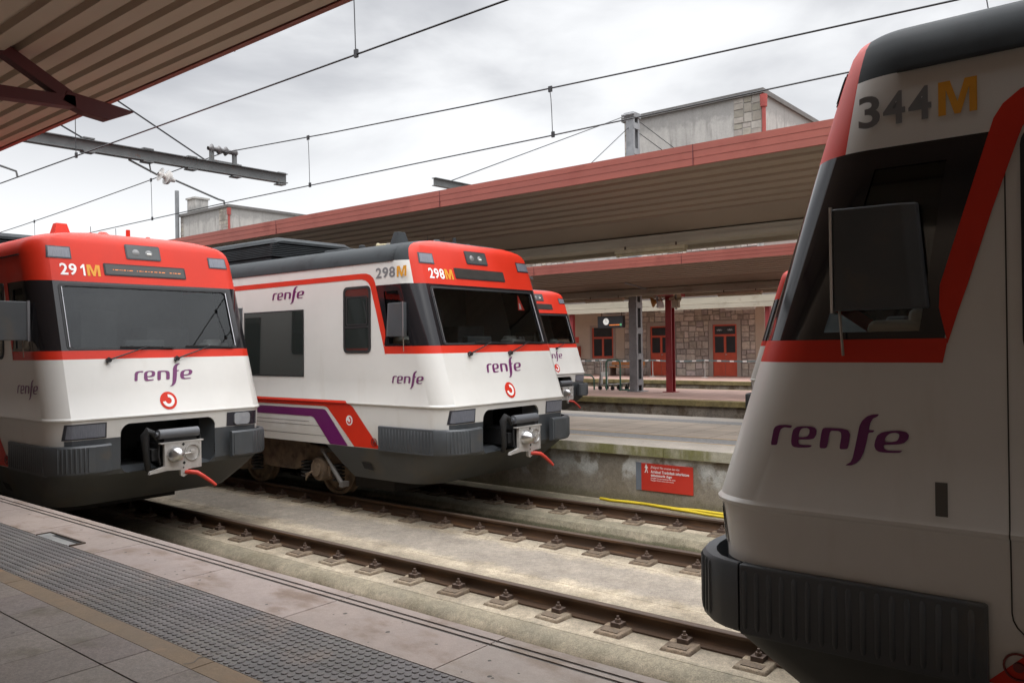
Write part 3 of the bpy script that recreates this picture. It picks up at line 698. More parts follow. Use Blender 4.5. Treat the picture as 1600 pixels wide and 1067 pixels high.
    if num:
        mv, mf = LM; dv, df = digits(num, .325, .15, -1.11, 3.345); mv = fit(mv, .165, .15, -.698, 3.345)
        front_part('unit_number', dv, df, DIGW, t); front_part('unit_number', mv, mf, ORANGE, t)
    vs = [(a*.815/6.3, b*.122+1.985) for a, b in WORD[0]]; front_part('lettering', vs, WORD[1], PURPLE, t)
    emblem(t, lambda a, b, d: (XF(b)+d, a, b), 0.0, 1.715, .115)
    for (yb, ym, b0, b1) in ((-.70, -.18, -.52, .19), (.205, .715, .37, 1.085)):
        def P(y, z, d): return (XF(z)+d, y, z)
        wp = MB().tube([P(yb, 2.262, .03), P((yb+ym)/2, 2.345, .045), P(ym, 2.425, .035)], [.012, .009, .007], 6).cyl(P(yb, 2.262, .0), P(yb, 2.262, .06), .028, 10).cyl(P(yb+.01, 2.29, .03), P(yb-.03, 2.235, .03), .018, 8).build('wiper', RUBBER, t, 40)
        MB().bar(P(b0, 2.428, .02), P(ym, 2.424, .022), .014, .018).bar(P(ym, 2.424, .022), P(b1, 2.405, .02), .014, .018).build('blade', RUBBER, wp)
    pads(t); coupler(t)
    # crack and step marks on the skirt
    # roof
    RC = RED if lit else TGREY
    def hc():
        mb = MB(); v = [(-.14, -.15, 3.80), (.14, -.15, 3.80), (.14, .15, 3.80), (-.14, .15, 3.80), (-.055, -.07, 4.14), (.055, -.07, 4.14), (.055, .07, 4.14), (-.055, .07, 4.14)]
        return mb.add(v, [(0,3,2,1),(4,5,6,7),(0,1,5,4),(1,2,6,5),(2,3,7,6),(3,0,4,7)]).mesh('horn_cover', RC, bevel=.006)
    o = link('horn_cover', cached(('hc', cap_back), hc), t); o.location = (-1.65, -.68, 0)
    link('horn', cached('hn', lambda: MB().tube([(-1.78, -.70, 3.97), (-1.92, -.71, 3.965), (-2.06, -.72, 3.96), (-2.10, -.72, 3.96)], [.018, .024, .032, .05], 12).bar((-1.95, -.70, 3.85), (-1.95, -.70, 3.96), .02).mesh('horn', HORNY, 50)), t)
    def dome():
        return MB().lathe((0, 0, 0), (0, 0, 1), [(-.05, .13), (.0, .13), (.02, .125), (.05, .07), (.075, .045), (.08, .001)], 18).mesh('roof_dome', RC, 50)
    o = link('roof_dome', cached(('rd', cap_back), dome), t); o.location = (-1.25, -.28, 3.945)
    o = link('roof_dome', CACHE[('rd', cap_back)], t); o.location = (-1.1, .28, 3.935); o.scale = (.5, .5, .7)
    o = link('antenna', cached(('an', cap_back), lambda: MB().cyl((0, 0, -.06), (0, 0, .07), .03, 10, .028).mesh('antenna', RC, 50)), t); o.location = (-.62 if False else -1.15, .02, 4.0)
    an = MB()
    for x, y in ((-1.3, -.42), (-1.25, -.1)): an.cyl((x, y, 3.94), (x-.01, y, 4.09), .004, 5)
    an.build('antenna', RUBBER, t)
    link('roof_seam', cached('rsm', lambda: MB().add([(x, s*WZ(z)*(1)+s*.004, z) for x in (-1.02, -.97) for s, z in ((-1, 3.60), (-1, 3.66), (-1, 3.71), (-1, 3.77), (-1, 3.82), (-1, 3.86), (-1, 3.89))], [(i, i+1, 8+i, 7+i) for i in range(6)]).mesh('roof_seam', TGREY)), t) if not lit else None
    link('gutter', cached('gut', lambda: MB().box(-LEN+.05, -.98, -1.452, -1.434, 3.598, 3.612).box(-LEN+.05, -.98, 1.434, 1.452, 3.598, 3.612).mesh('gutter', TGREY)), t)
    def rb():
        mb = MB(); mb.box(-LEN+2, -4.70, -.90, .90, 3.80, 3.98)
        for s in (-1, 1):
            for k in range(7):
                z = 4.0+k*.032; mb.box(-LEN+2, -4.66+.01*k, s*(.93-.012*k), s*(.88-.012*k), z, z+.018)
        for k in range(7):
            z = 4.0+k*.032; mb.box(-4.70+.0, -4.64+.004*k, -.92, .92, z, z+.018)
        mb.box(-LEN+2, -4.74, -.76, .76, 3.98, 4.22, 1)
        return mb.mesh('roof_louvres', [TGREY, VOID])
    bx = link('roof_box', cached('rb', rb), t)
    def rt():
        mb = MB(); pr = [(-.88, 4.235), (-.84, 4.30), (-.74, 4.345), (.74, 4.345), (.84, 4.30), (.88, 4.235)]
        n = len(pr); vs = [(-LEN+2, y, z) for y, z in pr]+[(-4.72, y, z) for y, z in pr]+[(-4.60, y*.97, 4.235+(z-4.235)*.4) for y, z in pr]
        mb.add(vs, [(k*n+i, k*n+(i+1) % n, (k+1)*n+(i+1) % n, (k+1)*n+i) for k in range(2) for i in range(n)]+[tuple(range(2*n, 3*n))]); return mb.mesh('box_lid', TGREY, 25)
    link('box_lid', cached('rt', rt), bx)
    link('roof_hatch', cached('rhx', lambda: MB().box(-3.6, -2.95, -.62, .1, 3.88, 4.02).box(-2.85, -2.5, -.5, .0, 3.88, 4.0).cyl((-2.6, -.62, 3.9), (-2.6, -.62, 4.03), .06, 10).mesh('roof_hatch', TGREY, bevel=.03)), t)
    # underneath
    bogie(t, -3.0)
    link('underframe', cached('uf', lambda: MB().box(-LEN+.1, -2.0, -.72, .72, .45, .90).box(-7.2, -6.2, -1.3, 1.3, .35, .9).box(-LEN+.3, -7.6, -1.3, 1.3, .3, .9).box(-2.5, -1.6, -.9, .9, .18, .5).mesh('underframe', UNDER)), t)
    link('rail_guard', cached('rgd', lambda: MB().bar((-1.9, -.80, .5), (-1.72, -.83, .33), .14, .05).bar((-1.9, .80, .5), (-1.72, .83, .33), .14, .05).mesh('rail_guard', BROWNM)), t)
    if warn:
        mb = MB(); mb.prism([(.77, 2.93), (.93, 2.93), (.855, 3.17)], -.05, -.045, lambda y, z, d: (XF(z)+d, y, z)); o = mb.build('warning_triangle', mat('warning_red', (.75, .05, .03), .5, emit=(.75, .06, .04, .25)), t)  # sign's red and white are made to glow faintly; not a lamp
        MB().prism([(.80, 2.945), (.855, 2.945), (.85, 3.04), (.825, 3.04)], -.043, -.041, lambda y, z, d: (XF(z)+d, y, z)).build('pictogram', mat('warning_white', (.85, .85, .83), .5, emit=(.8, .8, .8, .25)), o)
    return t

Y1, Y2, Y3, E1, E2, HP = 5.438, 9.319, 18.325, 3.505, 11.252, 0.748
G = .87

# ------------------------------------------------------------------ setting: ground, track bed, platforms
def struct(o): o['kind'] = 'structure'; return o
CONC = mat('slab_concrete', (0.54, 0.455, 0.335), 0.9, var=0.2, vs=2.2, alt=(0.34, 0.275, 0.19), alt_lo=.46, alt_hi=.70, alt_s=1.3, bump=.35, bs=90, fine=.30, bands=[
    (1, 7.15, 8.0, .28, (0.30, 0.265, 0.235), .65), (1, 5.70, 5.90, .10, (0.17, 0.155, 0.10), .55), (1, 9.6, 9.95, .12, (0.14, 0.145, 0.09), .5), (1, 6.0, 6.9, .25, (0.235, 0.195, 0.14), .5),
    (1, 10.4, 11.3, .2, (0.16, 0.155, 0.10), .6), (1, 8.2, 9.0, .3, (0.24, 0.205, 0.155), .5), (2, -.6, -.275, .04, (0.12, 0.115, 0.06), .8)])
GROUND = mat('ground_earth', (0.13, 0.115, 0.095), 0.95, var=.25, vs=1.0, bump=.5, bs=40)
struct(MB().box(-400, 400, -300, 500, -.70, -.60).build('ground', GROUND))
bed = [(3.6, -.17), (5.02, -.17), (5.10, -.20), (5.13, -.26), (5.14, -.42), (5.655, -.42), (5.66, -.31), (5.675, -.265), (5.70, -.228), (5.735, -.202), (5.78, -.185), (5.83, -.174), (5.87, -.17), (5.885, -.17), (5.889, -.182), (5.895, -.17),
       (7.05, -.17), (7.06, -.18), (7.07, -.17), (7.35, -.176), (7.8, -.178), (8.05, -.17), (8.06, -.182), (8.07, -.17), (8.93, -.17), (9.0, -.20), (9.03, -.34), (9.60, -.34), (9.62, -.25), (9.66, -.19), (9.72, -.17), (11.35, -.17)]
struct(MB().extrude_x(bed, -70, 30, step=4).build('track_bed', CONC, smooth=25))
struct(MB().extrude_x([(16.3, -.3), (20.7, -.3)], -70, 30).extrude_x([(26.1, -.3), (31.5, -.3)], -70, 30).build('track_ballast', mat('ballast', (0.16, 0.13, 0.10), .95, var=.4, vs=14, bump=.8, bs=30)))
RAILM = mat('rusty_rail', (0.062, 0.033, 0.017), 0.7, var=.3, vs=3, stretch=(.4, 4, 4), alt=(0.115, 0.058, 0.026), alt_lo=.5, alt_hi=.7, alt_s=5, alt_stretch=(.3, 3, 3), metal=.0, spec=.4,
    bands=[(2, -.008, .05, .004, (0.085, 0.062, 0.048), .7)])
RP = [(-.075, -.165), (-.075, -.152), (-.02, -.138), (-.009, -.12), (-.009, -.055), (-.016, -.042), (-.036, -.034), (-.036, -.010), (-.030, -.003), (-.018, 0), (.018, 0), (.030, -.003), (.036, -.010), (.036, -.034), (.016, -.042), (.009, -.055), (.009, -.12), (.02, -.138), (.075, -.152), (.075, -.165)]
for yy, lb in ((Y1-G, 'rusty rail close under the near platform edge'), (Y1+G, 'nearest rusty rail in view, running under train 291'), (Y2-G, 'middle rusty rail in view, left rail under train 298'), (Y2+G, 'farthest rusty rail in view, beside the stained platform wall')):
    o = MB().extrude_x(RP, -70, 30, closed=True).build('rail', RAILM, smooth=40); o.location = (0, yy, 0); tag(o, lb, 'rail', 'rails of the two near tracks')
PADM = mat('fastener_pad', (0.27, 0.20, 0.135), 0.9, var=.25, vs=9, alt=(0.12, 0.08, 0.052), alt_lo=.42, alt_hi=.62, alt_s=7, bump=.5, bs=120, fine=.3)
RUST = mat('rust_bolt', (0.085, 0.055, 0.040), 0.75, var=.3, vs=20)
def fastener():
    t = thing('rail_fastener', 'x', 'rail fastener')
    mb = MB(); vs = []
    mb.add([(-.14, -.30, -.17), (.14, -.30, -.17), (.14, -.06, -.17), (-.14, -.06, -.17), (-.125, -.285, -.147), (.125, -.285, -.147), (.125, -.06, -.134), (-.125, -.06, -.134)], [(4,5,6,7),(0,1,5,4),(1,2,6,5),(2,3,7,6),(3,0,4,7)])
    mb.build('pad', PADM, t, bevel=.008)
    MB().box(-.085, .085, -.255, -.165, -.150, -.1385).build('pad_inset', mat('pad_inset', (0.13, .095, .065), .95, var=.35, vs=60), t)
    MB().box(-.05, .05, -.145, -.045, -.142, -.100).cyl((0, -.10, -.10), (0, -.10, -.072), .027, 6).cyl((0, -.10, -.072), (0, -.10, -.045), .013, 8).build('clip', RUST, t)
    return t
fk = fastener(); first = True
PADS = [next(c_ for c_ in fk.children if c_.name.split('.')[0] == 'pad').data]
for nm, c1_, c2_ in (('fastener_pad_dark', (.20, .145, .095), (.11, .075, .048)), ('fastener_pad_pale', (.33, .26, .18), (.18, .13, .085))):
    q = PADS[0].copy(); q.materials[0] = mat(nm, c1_, 0.9, var=.25, vs=9, alt=c2_, alt_lo=.42, alt_hi=.62, alt_s=7, bump=.5, bs=120, fine=.3); PADS.append(q)
for yy, off, lb, gr in ((Y1+G, 0.04, 'bolted rail fastener on a brown pad along the nearest rail', 'fasteners along the nearest rail'), (Y2-G, 0.33, 'bolted rail fastener on a gritty pad along the middle rail', 'fasteners along the middle rail'), (Y2+G, 0.20, 'bolted rail fastener on a pad along the farthest rail by the wall', 'fasteners along the farthest rail')):
    for k in range(27):
        o = fk if first else copy_tree(fk); first = False
        o.location = (-.0+.04-off-.65*k+.0, yy, 0); o.rotation_euler.z = random.uniform(-.06, .06); o['label'] = lb; o['group'] = gr
        for c_ in o.children:
            if c_.name.startswith('pad') and 'inset' not in c_.name: c_.data = random.choice(PADS)
rr = random.Random(5); mb = MB()
for k in range(420):
    x = -7.0+rr.gauss(0, 1.5) if k < 300 else rr.uniform(-9, -2.2); y = Y2-G-.12-abs(rr.gauss(0, .12)) if k < 300 else rr.uniform(6.6, 10.0); r = rr.uniform(.006, .015) if k < 300 else rr.uniform(.004, .010)
    if 8.98 < y < 9.68: continue
    z = -.17; a = [Vector((rr.gauss(0, 1), rr.gauss(0, 1), rr.gauss(0, .6))).normalized()*r for _ in range(4)]
    mb.add([(x+q.x, y+q.y, z+abs(q.z)+.001) for q in a], [(0, 1, 2), (0, 2, 3), (0, 3, 1), (1, 3, 2)])
tag(mb.build('gravel', mat('grit', (0.36, 0.31, 0.25), .9, var=.4, vs=40)), 'loose grit and small stones scattered along the middle rail', 'gravel', kind='stuff')

# platform we stand on
EDGE = mat('edge_slab', (0.40, 0.33, 0.285), 0.75, var=.12, vs=1.4, alt=(0.26, 0.19, 0.14), alt_lo=.47, alt_hi=.70, alt_s=2.2, alt_stretch=(1, 1.6, 1), bump=.15, bs=120, tint=True, fine=.10)
GROOVE = mat('groove_dark', (0.13, 0.123, 0.114), .9)
TACT = mat('tactile_grey', (0.185, 0.172, 0.166), 0.75, var=.14, vs=2.5, spec=.3, alt=(0.235, 0.20, 0.18), alt_s=2.5, tint=True, bump=.15, bs=200)
STRIP = mat('brown_strip', (0.235, 0.170, 0.110), 0.75, var=.14, vs=2, alt=(0.29, 0.19, 0.11), alt_s=3, bump=.15, bs=140, fine=.12)
TILE = mat('platform_tile', (0.32, 0.272, 0.245), 0.75, var=.08, vs=3, alt=(0.225, 0.185, 0.145), alt_lo=.5, alt_hi=.7, alt_s=2.0, bump=.4, bs=320, tint=True, fine=.30)
PWALL = mat('platform_wall', (0.56, 0.555, 0.52), 0.9, var=.16, vs=2.5, alt=(0.27, 0.235, 0.185), alt_lo=.46, alt_hi=.53, alt_s=1.6, alt_stretch=(1, 1, .8), bump=.3, bs=60, fine=.2,
    bands=[(2, -.4, .27, .30, (0.27, 0.225, 0.165), .85), (2, -.4, -.06, .14, (0.19, 0.17, 0.10), .75)])
def vr(a=.07): q = 1+random.uniform(-a, a); return (q, q*random.uniform(.98, 1.02), q*random.uniform(.97, 1.02))
pf = thing('platform', None, None); pf['kind'] = 'structure'
MB().box(-70, 30, -8, E1-.02, -.3, HP-.012).build('platform_base', GROOVE, pf)
mb = MB(); x = -5.52-1.29*12
while x < 16:
    x0, x1 = x+.004, x+1.286; t_ = vr()
    for y0, y1 in ((2.935, 3.348), (3.374, 3.410), (3.434, E1)): mb.box(x0, x1, y0, y1, HP-.3 if y1 == E1 else HP-.05, HP, 0, t_)
    mb.box(x0, x1, 3.34, 3.44, HP-.05, HP-.007, 1)
    x += 1.29
mb.build('edge_slab', [EDGE, GROOVE], pf)
mb = MB(); t0 = 2.315
for i in range(int(18/.62)):
    for j in range(2):
        xa = -12.5+.62*i; t_ = vr(.13); mb.box(xa+.002, xa+.618, t0+.31*j+.0015, t0+.31*(j+1)-.0015, HP-.05, HP-.004, 0, t_)
N = 8
for i in range(int(14.5/.0517)):
    x = -12.3+.0517*i
    for j in range(12):
        y = t0+.0258+.0517*j; vs = []
        for r, z in ((.0190, HP-.0045), (.0178, HP+.0005), (.0155, HP+.0017)):
            vs += [(x+r*math.cos(2*math.pi*k/N), y+r*math.sin(2*math.pi*k/N), z) for k in range(N)]
        fs = [(a*N+k, a*N+(k+1) % N, (a+1)*N+(k+1) % N, (a+1)*N+k) for a in range(2) for k in range(N)]+[tuple(range(2*N, 3*N))]
        mb.add(vs, fs)
mb.build('tactile_paving', TACT, pf)
mb = MB(); x = -14.0
while x < 4:
    mb.box(x+.004, x+2.51, 2.182, 2.311, HP-.05, HP-.002); x += 2.5155
mb.build('border_strip', STRIP, pf)
mb = MB(); x0 = -5.65-.427*20
for i in range(48):
    xa = x0+.427*i
    for (ya, yb) in [(1.929, 2.179)]+[(1.922-.427*(k+1), 1.922-.427*k) for k in range(9)]:
        g = .0018; gx = .007 if i % 6 == 4 else g
        mb.box(xa+g, xa+.427-gx, ya+g, yb-g, HP-.05, HP-.001, 0, vr(.08))
mb.build('floor_tile', TILE, pf)
mb = MB(); rg = random.Random(8)
for (xa, ya, xb, yb, n_) in ((-4.02, 2.19, -4.12, 2.93, 16), (-7.3, 2.32, -7.15, 2.92, 14)):
    P = [(xa+(xb-xa)*i/n_+rg.uniform(-.02, .02), ya+(yb-ya)*i/n_) for i in range(n_+1)]
    for (x0, y0), (x1, y1) in zip(P[:-1], P[1:]):
        h = rg.uniform(.0025, .005); z_ = HP-.0005 if False else HP+.0004; mb.add([(x0-h, y0, z_), (x0+h, y0, z_), (x1+h, y1, z_), (x1-h, y1, z_)], [(0, 1, 2, 3)])
mb.build('crack', GROOVE, pf)
mb = MB()
for k in range(150):
    x, y = rg.uniform(-11, -1), rg.choice((rg.uniform(-.5, 2.15), rg.uniform(2.95, 3.33))); r = rg.uniform(.004, .016); n_ = 8
    mb.add([(x+r*rg.uniform(.7, 1.2)*math.cos(q*.785), y+r*rg.uniform(.7, 1.2)*math.sin(q*.785), HP+.0006) for q in range(n_)], [tuple(range(n_))])
mb.build('gum_spots', mat('gum_dark', (.10, .088, .078), .9), pf)['kind'] = 'stuff'
hm = mat('hatch_metal', (0.30, 0.30, 0.29), .5, metal=.4, var=.2, vs=8)
hh = thing('drain_cover', 'small sunken metal hatch between tactile strip and edge slabs of the near platform', 'hatch', (-7.55, 2.98, HP))
MB().box(-.33, .33, -.055, .065, -.01, .0035).build('cover_plate', hm, hh); MB().box(-.33, .33, .055, .075, -.01, .012).box(-.345, -.33, -.055, .075, -.01, .012).box(.33, .345, -.055, .075, -.01, .012).build('rim', RAILM, hh)
MB().box(-.2, .3, .02, .056, .0036, .005).build('slot', VOID, hh)

def far_platform(y0, y1, cop, top_m, extra, wall_m, zwall=-.3, ov=.05):
    p = thing('platform', None, None); p['kind'] = 'structure'
    MB().box(-70, 30, y0+ov, y1-ov, zwall, HP-.15).build('platform_wall', wall_m, p)
    mb = MB(); x = -70
    while x < 30:
        ln = random.choice((1.55, 1.6, 1.65)); mb.box(x+.004, x+ln-.004, y0, y0+.55, HP-.15, HP-.001, 0, vr(.12)); mb.box(x+.004, x+ln-.004, y1-.55, y1, HP-.15, HP-.001, 0, vr(.12)); x += ln
    mb.build('edge_slab', cop, p)
    for nm, a, b, m_, dz in extra: MB().box(-70, 30, a, b, HP-.16, HP+dz).build(nm, m_, p)
    return p
def tiled(name, c1, c2, gap, sx, sy, rough=.8):
    m = bpy.data.materials.new(name); m.use_nodes = True; t = m.node_tree; b = t.nodes['Principled BSDF']; b.inputs['Roughness'].default_value = rough
    co = t.nodes.new('ShaderNodeTexCoord'); br = t.nodes.new('ShaderNodeTexBrick'); br.offset = 0.0; br.inputs['Scale'].default_value = 1; br.inputs['Brick Width'].default_value = sx; br.inputs['Row Height'].default_value = sy
    br.inputs['Mortar Size'].default_value = .010; br.inputs['Color1'].default_value = (*c1, 1); br.inputs['Color2'].default_value = (*c2, 1); br.inputs['Mortar'].default_value = (*gap, 1); br.inputs['Bias'].default_value = 0
    nz = t.nodes.new('ShaderNodeTexNoise'); nz.inputs['Scale'].default_value = 1.3; nz.inputs['Detail'].default_value = 8
    mx = t.nodes.new('ShaderNodeMix'); mx.data_type = 'RGBA'; mx.blend_type = 'MULTIPLY'; mx.inputs[0].default_value = .5
    rp = t.nodes.new('ShaderNodeMapRange'); rp.inputs[1].default_value = .3; rp.inputs[2].default_value = .7; rp.inputs[3].default_value = .6; rp.inputs[4].default_value = 1.1
    t.links.new(co.outputs['Object'], br.inputs['Vector']); t.links.new(co.outputs['Object'], nz.inputs['Vector']); t.links.new(nz.outputs[0], rp.inputs[0]); t.links.new(br.outputs[0], mx.inputs[6]); t.links.new(rp.outputs[0], mx.inputs[7]); t.links.new(mx.outputs[2], b.inputs['Base Color'])
    return m
MOSSY = mat('mossy_edge', (0.40, 0.37, 0.29), 0.9, var=.15, vs=3, alt=(0.20, 0.19, 0.075), alt_lo=.42, alt_hi=.62, alt_s=1.5, alt_stretch=(1.4, 1, .5), bump=.3, bs=60, tint=True, fine=.15)
MOSSY2 = mat('mossy_yellow_edge', (0.22, 0.175, 0.075), 0.9, var=.25, vs=3, alt=(0.11, 0.085, 0.025), alt_s=2.2, tint=True, fine=.25)
T2 = tiled('platform_tiles_mid', (0.54, 0.45, 0.36), (0.47, 0.395, 0.32), (0.24, 0.19, 0.16), .62, .42)
T3 = tiled('platform_tiles_red', (0.45, 0.29, 0.24), (0.40, 0.26, 0.215), (0.28, 0.18, 0.15), .4, .4)
SLABTOP = mat('pale_slab_top', (0.48, 0.43, 0.37), .85, var=.12, vs=1.5, fine=.15)
TACT2 = mat('tactile_far', (0.26, 0.255, 0.25), .8, var=.25, vs=16, bump=1.0, bs=18)
OCH = mat('ochre_line', (0.40, 0.27, 0.13), .8)
far_platform(E2, 16.35, MOSSY, None, [('edge_band', E2+.02, 12.08, SLABTOP, .003), ('border_strip', 12.08, 12.14, OCH, .004), ('tactile_paving', 12.14, 12.72, TACT2, .004), ('border_strip', 12.72, 12.82, OCH, .004), ('floor_tile', 12.82, 15.1, T2, .003), ('tactile_paving', 15.1, 15.65, TACT2, .004), ('edge_band', 15.65, 16.33, SLABTOP, .003)], PWALL, zwall=-.25, ov=.07)
WALL3 = mat('old_wall', (0.25, 0.215, 0.175), .9, var=.25, vs=3, alt=(0.13, 0.095, 0.06), alt_lo=.45, alt_hi=.62, alt_s=2.5, fine=.3)
far_platform(20.85, 26.2, MOSSY2, None, [('floor_tile', 21.2, 25.9, T3, .004)], WALL3)
far_platform(31.35, 60.0, MOSSY2, None, [('floor_tile', 31.75, 58, T3, .004)], WALL3)

# danger sign fixed to the platform wall
sg = thing('danger_sign', 'red bilingual warning sign with white walking figure on the stained platform wall', 'sign', (-6.63, E2+.068, .05))
SIGNR = mat('sign_red', (0.52, 0.035, 0.020), .45, var=.06)
MB().box(-.10, .0, -.006, .0, -.005, .435).build('grey_plate', mat('sign_grey', (0.16, 0.18, 0.21), .5), sg); MB().box(0.002, .90, -.014, .0, 0, .43).build('panel', SIGNR, sg, bevel=.003)
for body, x0, y0, wd, hh_, ofs in (('¡Peligro! No crucen las vías', .175, .345, .50, .050, 0), ('Arriskua! Trenbideak zeharkatzea', .175, .285, .665, .045, .018), ('debekaturik dago', .175, .220, .37, .050, .018), ('Danger! Ne pas traverser les voies', .175, .190, .43, .026, .012), ("Danger! Don't cross the tracks", .175, .156, .40, .026, .012)):
    v, f = text_mesh(body, ofs); v = fit(v, wd, hh_, x0, y0, center=False); MB().add([(a, -.0165, b) for a, b in v], f).build('lettering', DIGW, sg)
mb = MB(); fig = lambda u, v_, d: (.06+u*.0011, d, .28+v_*.0011)
mb.prism([(x*.12+30, y*.12+112) for x, y in [(80*math.cos(a*.6283), 80*math.sin(a*.6283)) for a in range(10)]], -.0165, -.0145, fig)
mb.prism([(22, 100), (42, 98), (50, 70), (44, 52), (24, 52), (18, 78)], -.0165, -.0145, fig).prism([(20, 98), (2, 74), (8, 70), (24, 88)], -.0165, -.0145, fig).prism([(44, 96), (62, 72), (57, 67), (44, 84)], -.0165, -.0145, fig)
mb.prism([(24, 54), (36, 54), (24, 24), (14, 0), (4, 4), (14, 28)], -.0165, -.0145, fig).prism([(34, 54), (44, 54), (50, 28), (60, 4), (50, 0), (40, 26)], -.0165, -.0145, fig)
mb.build('walking_figure', DIGW, sg)
YEL = mat('yellow_hose', (0.62, 0.46, 0.02), .5)
hp_ = [(-7.35, 11.22, -.15), (-7.1, 11.16, -.145), (-6.8, 11.20, -.145), (-6.5, 11.21, -.145), (-6.2, 11.15, -.14), (-5.9, 11.13, -.14), (-5.6, 11.20, -.14), (-4.9, 11.16, -.14), (-4.0, 11.19, -.14), (-2.5, 11.2, -.14)]
tag(MB().tube(hp_, .024, 8).tube([(-6.0, 11.12, -.145), (-5.7, 11.10, -.145), (-5.35, 11.05, -.148), (-5.1, 11.04, -.15)], .022, 8).build('hose', YEL, smooth=60), 'yellow hose lying at the foot of the platform wall under the sign', 'hose')

# ------------------------------------------------------------------ canopies
CRED = mat('canopy_fascia_red', (0.34, 0.095, 0.070), .6, var=.10, vs=1.0, stretch=(.3, 3, 3), alt=(0.29, 0.075, 0.055), alt_s=1.5)
CREDD = mat('bracket_dark_red', (0.13, 0.028, 0.030), .55, var=.12)
SOFF = mat('soffit_brown', (0.33, 0.265, 0.205), .65, var=.07, vs=.8, stretch=(.3, 2, 1))
CREAM = mat('beam_cream', (0.40, 0.36, 0.285), .75, var=.10, vs=2, stretch=(.3, 2, 2), alt=(0.27, 0.22, 0.16), alt_s=2.5, alt_lo=.55, alt_hi=.8)
PANEL = mat('soffit_panel', (0.27, 0.215, 0.165), .75, var=.06, vs=1)
ROOFM = mat('roof_sheet', (0.16, 0.14, 0.13), .8)
SOFF_LIT = mat('soffit_brown_lightened', (0.55, 0.44, 0.35), .65, var=.07, vs=.8, stretch=(.3, 2, 1))  # same soffit brown, lightened to paint in light under the near canopy
def deck_profile(ya, za, yb, zb, pitch=.235, depth=.045):
    n = max(1, int(round(abs(yb-ya)/pitch))); pr = []
    for i in range(n):
        for t, d in ((0, 0), (.62, 0), (.70, depth), (.92, depth)):
            q = (i+t)/n; pr.append((ya+(yb-ya)*q, za+(zb-za)*q+d))
    pr.append((yb, zb)); return pr
def canopy(label, yc, half, ze, xa, xb, drop=.39, inner=.78, fh=.31, bz=(4.19, 4.37), cols=(), colz=HP, colm=None, beamw=.6, pitch=.235, fm=None, colw=.22, half2=None, sm=None):
    t = thing('platform_canopy', label, 'canopy')
    zi = ze-drop; fm = fm or CRED
    for s in (-1, 1):
        yo, yi = yc+s*(half if s < 0 or not half2 else half2), yc+s*(beamw+.45)
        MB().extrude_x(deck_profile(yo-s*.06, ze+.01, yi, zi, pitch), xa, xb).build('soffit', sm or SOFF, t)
        mb = MB(); h3 = fh/3
        for k in range(3): mb.box(xa, xb, *sorted((yo+s*(.004*k), yo-s*.05)), ze+h3*k+(.004 if k else 0), ze+h3*(k+1))
        mb.box(xa, xb, *sorted((yo-s*.003, yo-s*.045)), ze+.01, ze+fh-.01).build('fascia', fm, t)
        mb = MB()
        for k in range(int((xb-xa)/5.2)): mb.box(xa+2.1+5.2*k, xa+2.112+5.2*k, *sorted((yo+s*.0005, yo+s*.011)), ze+.002, ze+fh-.002)
        mb.build('fascia_joint', CREDD, t)['kind'] = 'stuff'
        MB().extrude_x([(yi, zi), (yi-s*.02, zi-.02), (yc+s*(beamw+.02), bz[1]+.0)], xa, xb).build('soffit_panel', PANEL, t)
    mb = MB().box(xa, xb, yc-beamw, yc-beamw+.10, bz[0], bz[1]-.02).box(xa, xb, yc+beamw-.10, yc+beamw, bz[0], bz[1]-.02).box(xa, xb, yc-beamw-.04, yc-beamw+.14, bz[0]-.015, bz[0]+.06).box(xa, xb, yc+beamw-.14, yc+beamw+.04, bz[0]-.015, bz[0]+.06).box(xa, xb, yc-beamw+.1, yc+beamw-.1, bz[1]-.12, bz[1]-.04)
    mb.build('beam', CREAM, t)
    MB().add([(x, y, z) for x in (xa, xb) for y, z in ((yc-half+.03, ze+fh-.02), (yc, zi+.42), (yc+(half2 or half)-.03, ze+fh-.02))], [(0, 1, 4, 3), (1, 2, 5, 4)]).build('roof', ROOFM, t)
    for cx in cols:
        MB().box(cx-colw/2, cx+colw/2, yc-.12, yc-.09, colz, bz[0]-.02).box(cx-colw/2, cx+colw/2, yc+.09, yc+.12, colz, bz[0]-.02).box(cx-.02, cx+.02, yc-.09, yc+.09, colz, bz[0]-.02).box(cx-.2, cx+.2, yc-.7, yc+.7, bz[0]-.018, bz[0]+.2).box(cx-.2, cx+.2, yc-.2, yc+.2, colz, colz+.02).build('column', colm or COLR, t)
    return t
COLR = mat('column_red', (0.30, 0.035, 0.040), .5, var=.12, vs=3)
c1 = canopy('dark overhead platform canopy with ribbed soffit and red edge, top left above the camera', -1.05, 4.75, 4.79, -60, 22, cols=(-23, -13, 9), drop=.74, bz=(3.75, 4.02), sm=SOFF_LIT)  # rear half widened out of view to shade the near platform
tag(MB().box(-60, 25, -7.3, -6.9, HP-.3, 4.9).build('added_shade_wall', mat('shade_wall_brown', (0.42, 0.325, 0.24), .85, var=.2)), 'brown unseen wall added behind the near platform for its shade and bounce', 'wall')  # unseen wall added to shade the near platform and bounce warm light
canopy('largest red edged canopy with ribbed brown underside, spanning behind trains 291 and 298', 13.8, 2.8, 4.985, -70, 22, cols=(-33, -23, -13, -3))
canopy('lower red edged canopy behind the largest one, over the platform with the red column', 24.05, 3.45, 4.575, -70, 22, drop=.25, fh=.29, bz=(3.92, 4.15), beamw=.95, half2=1.25, cols=(-32.9, -22.93, -12.93, -2.9), pitch=.26)
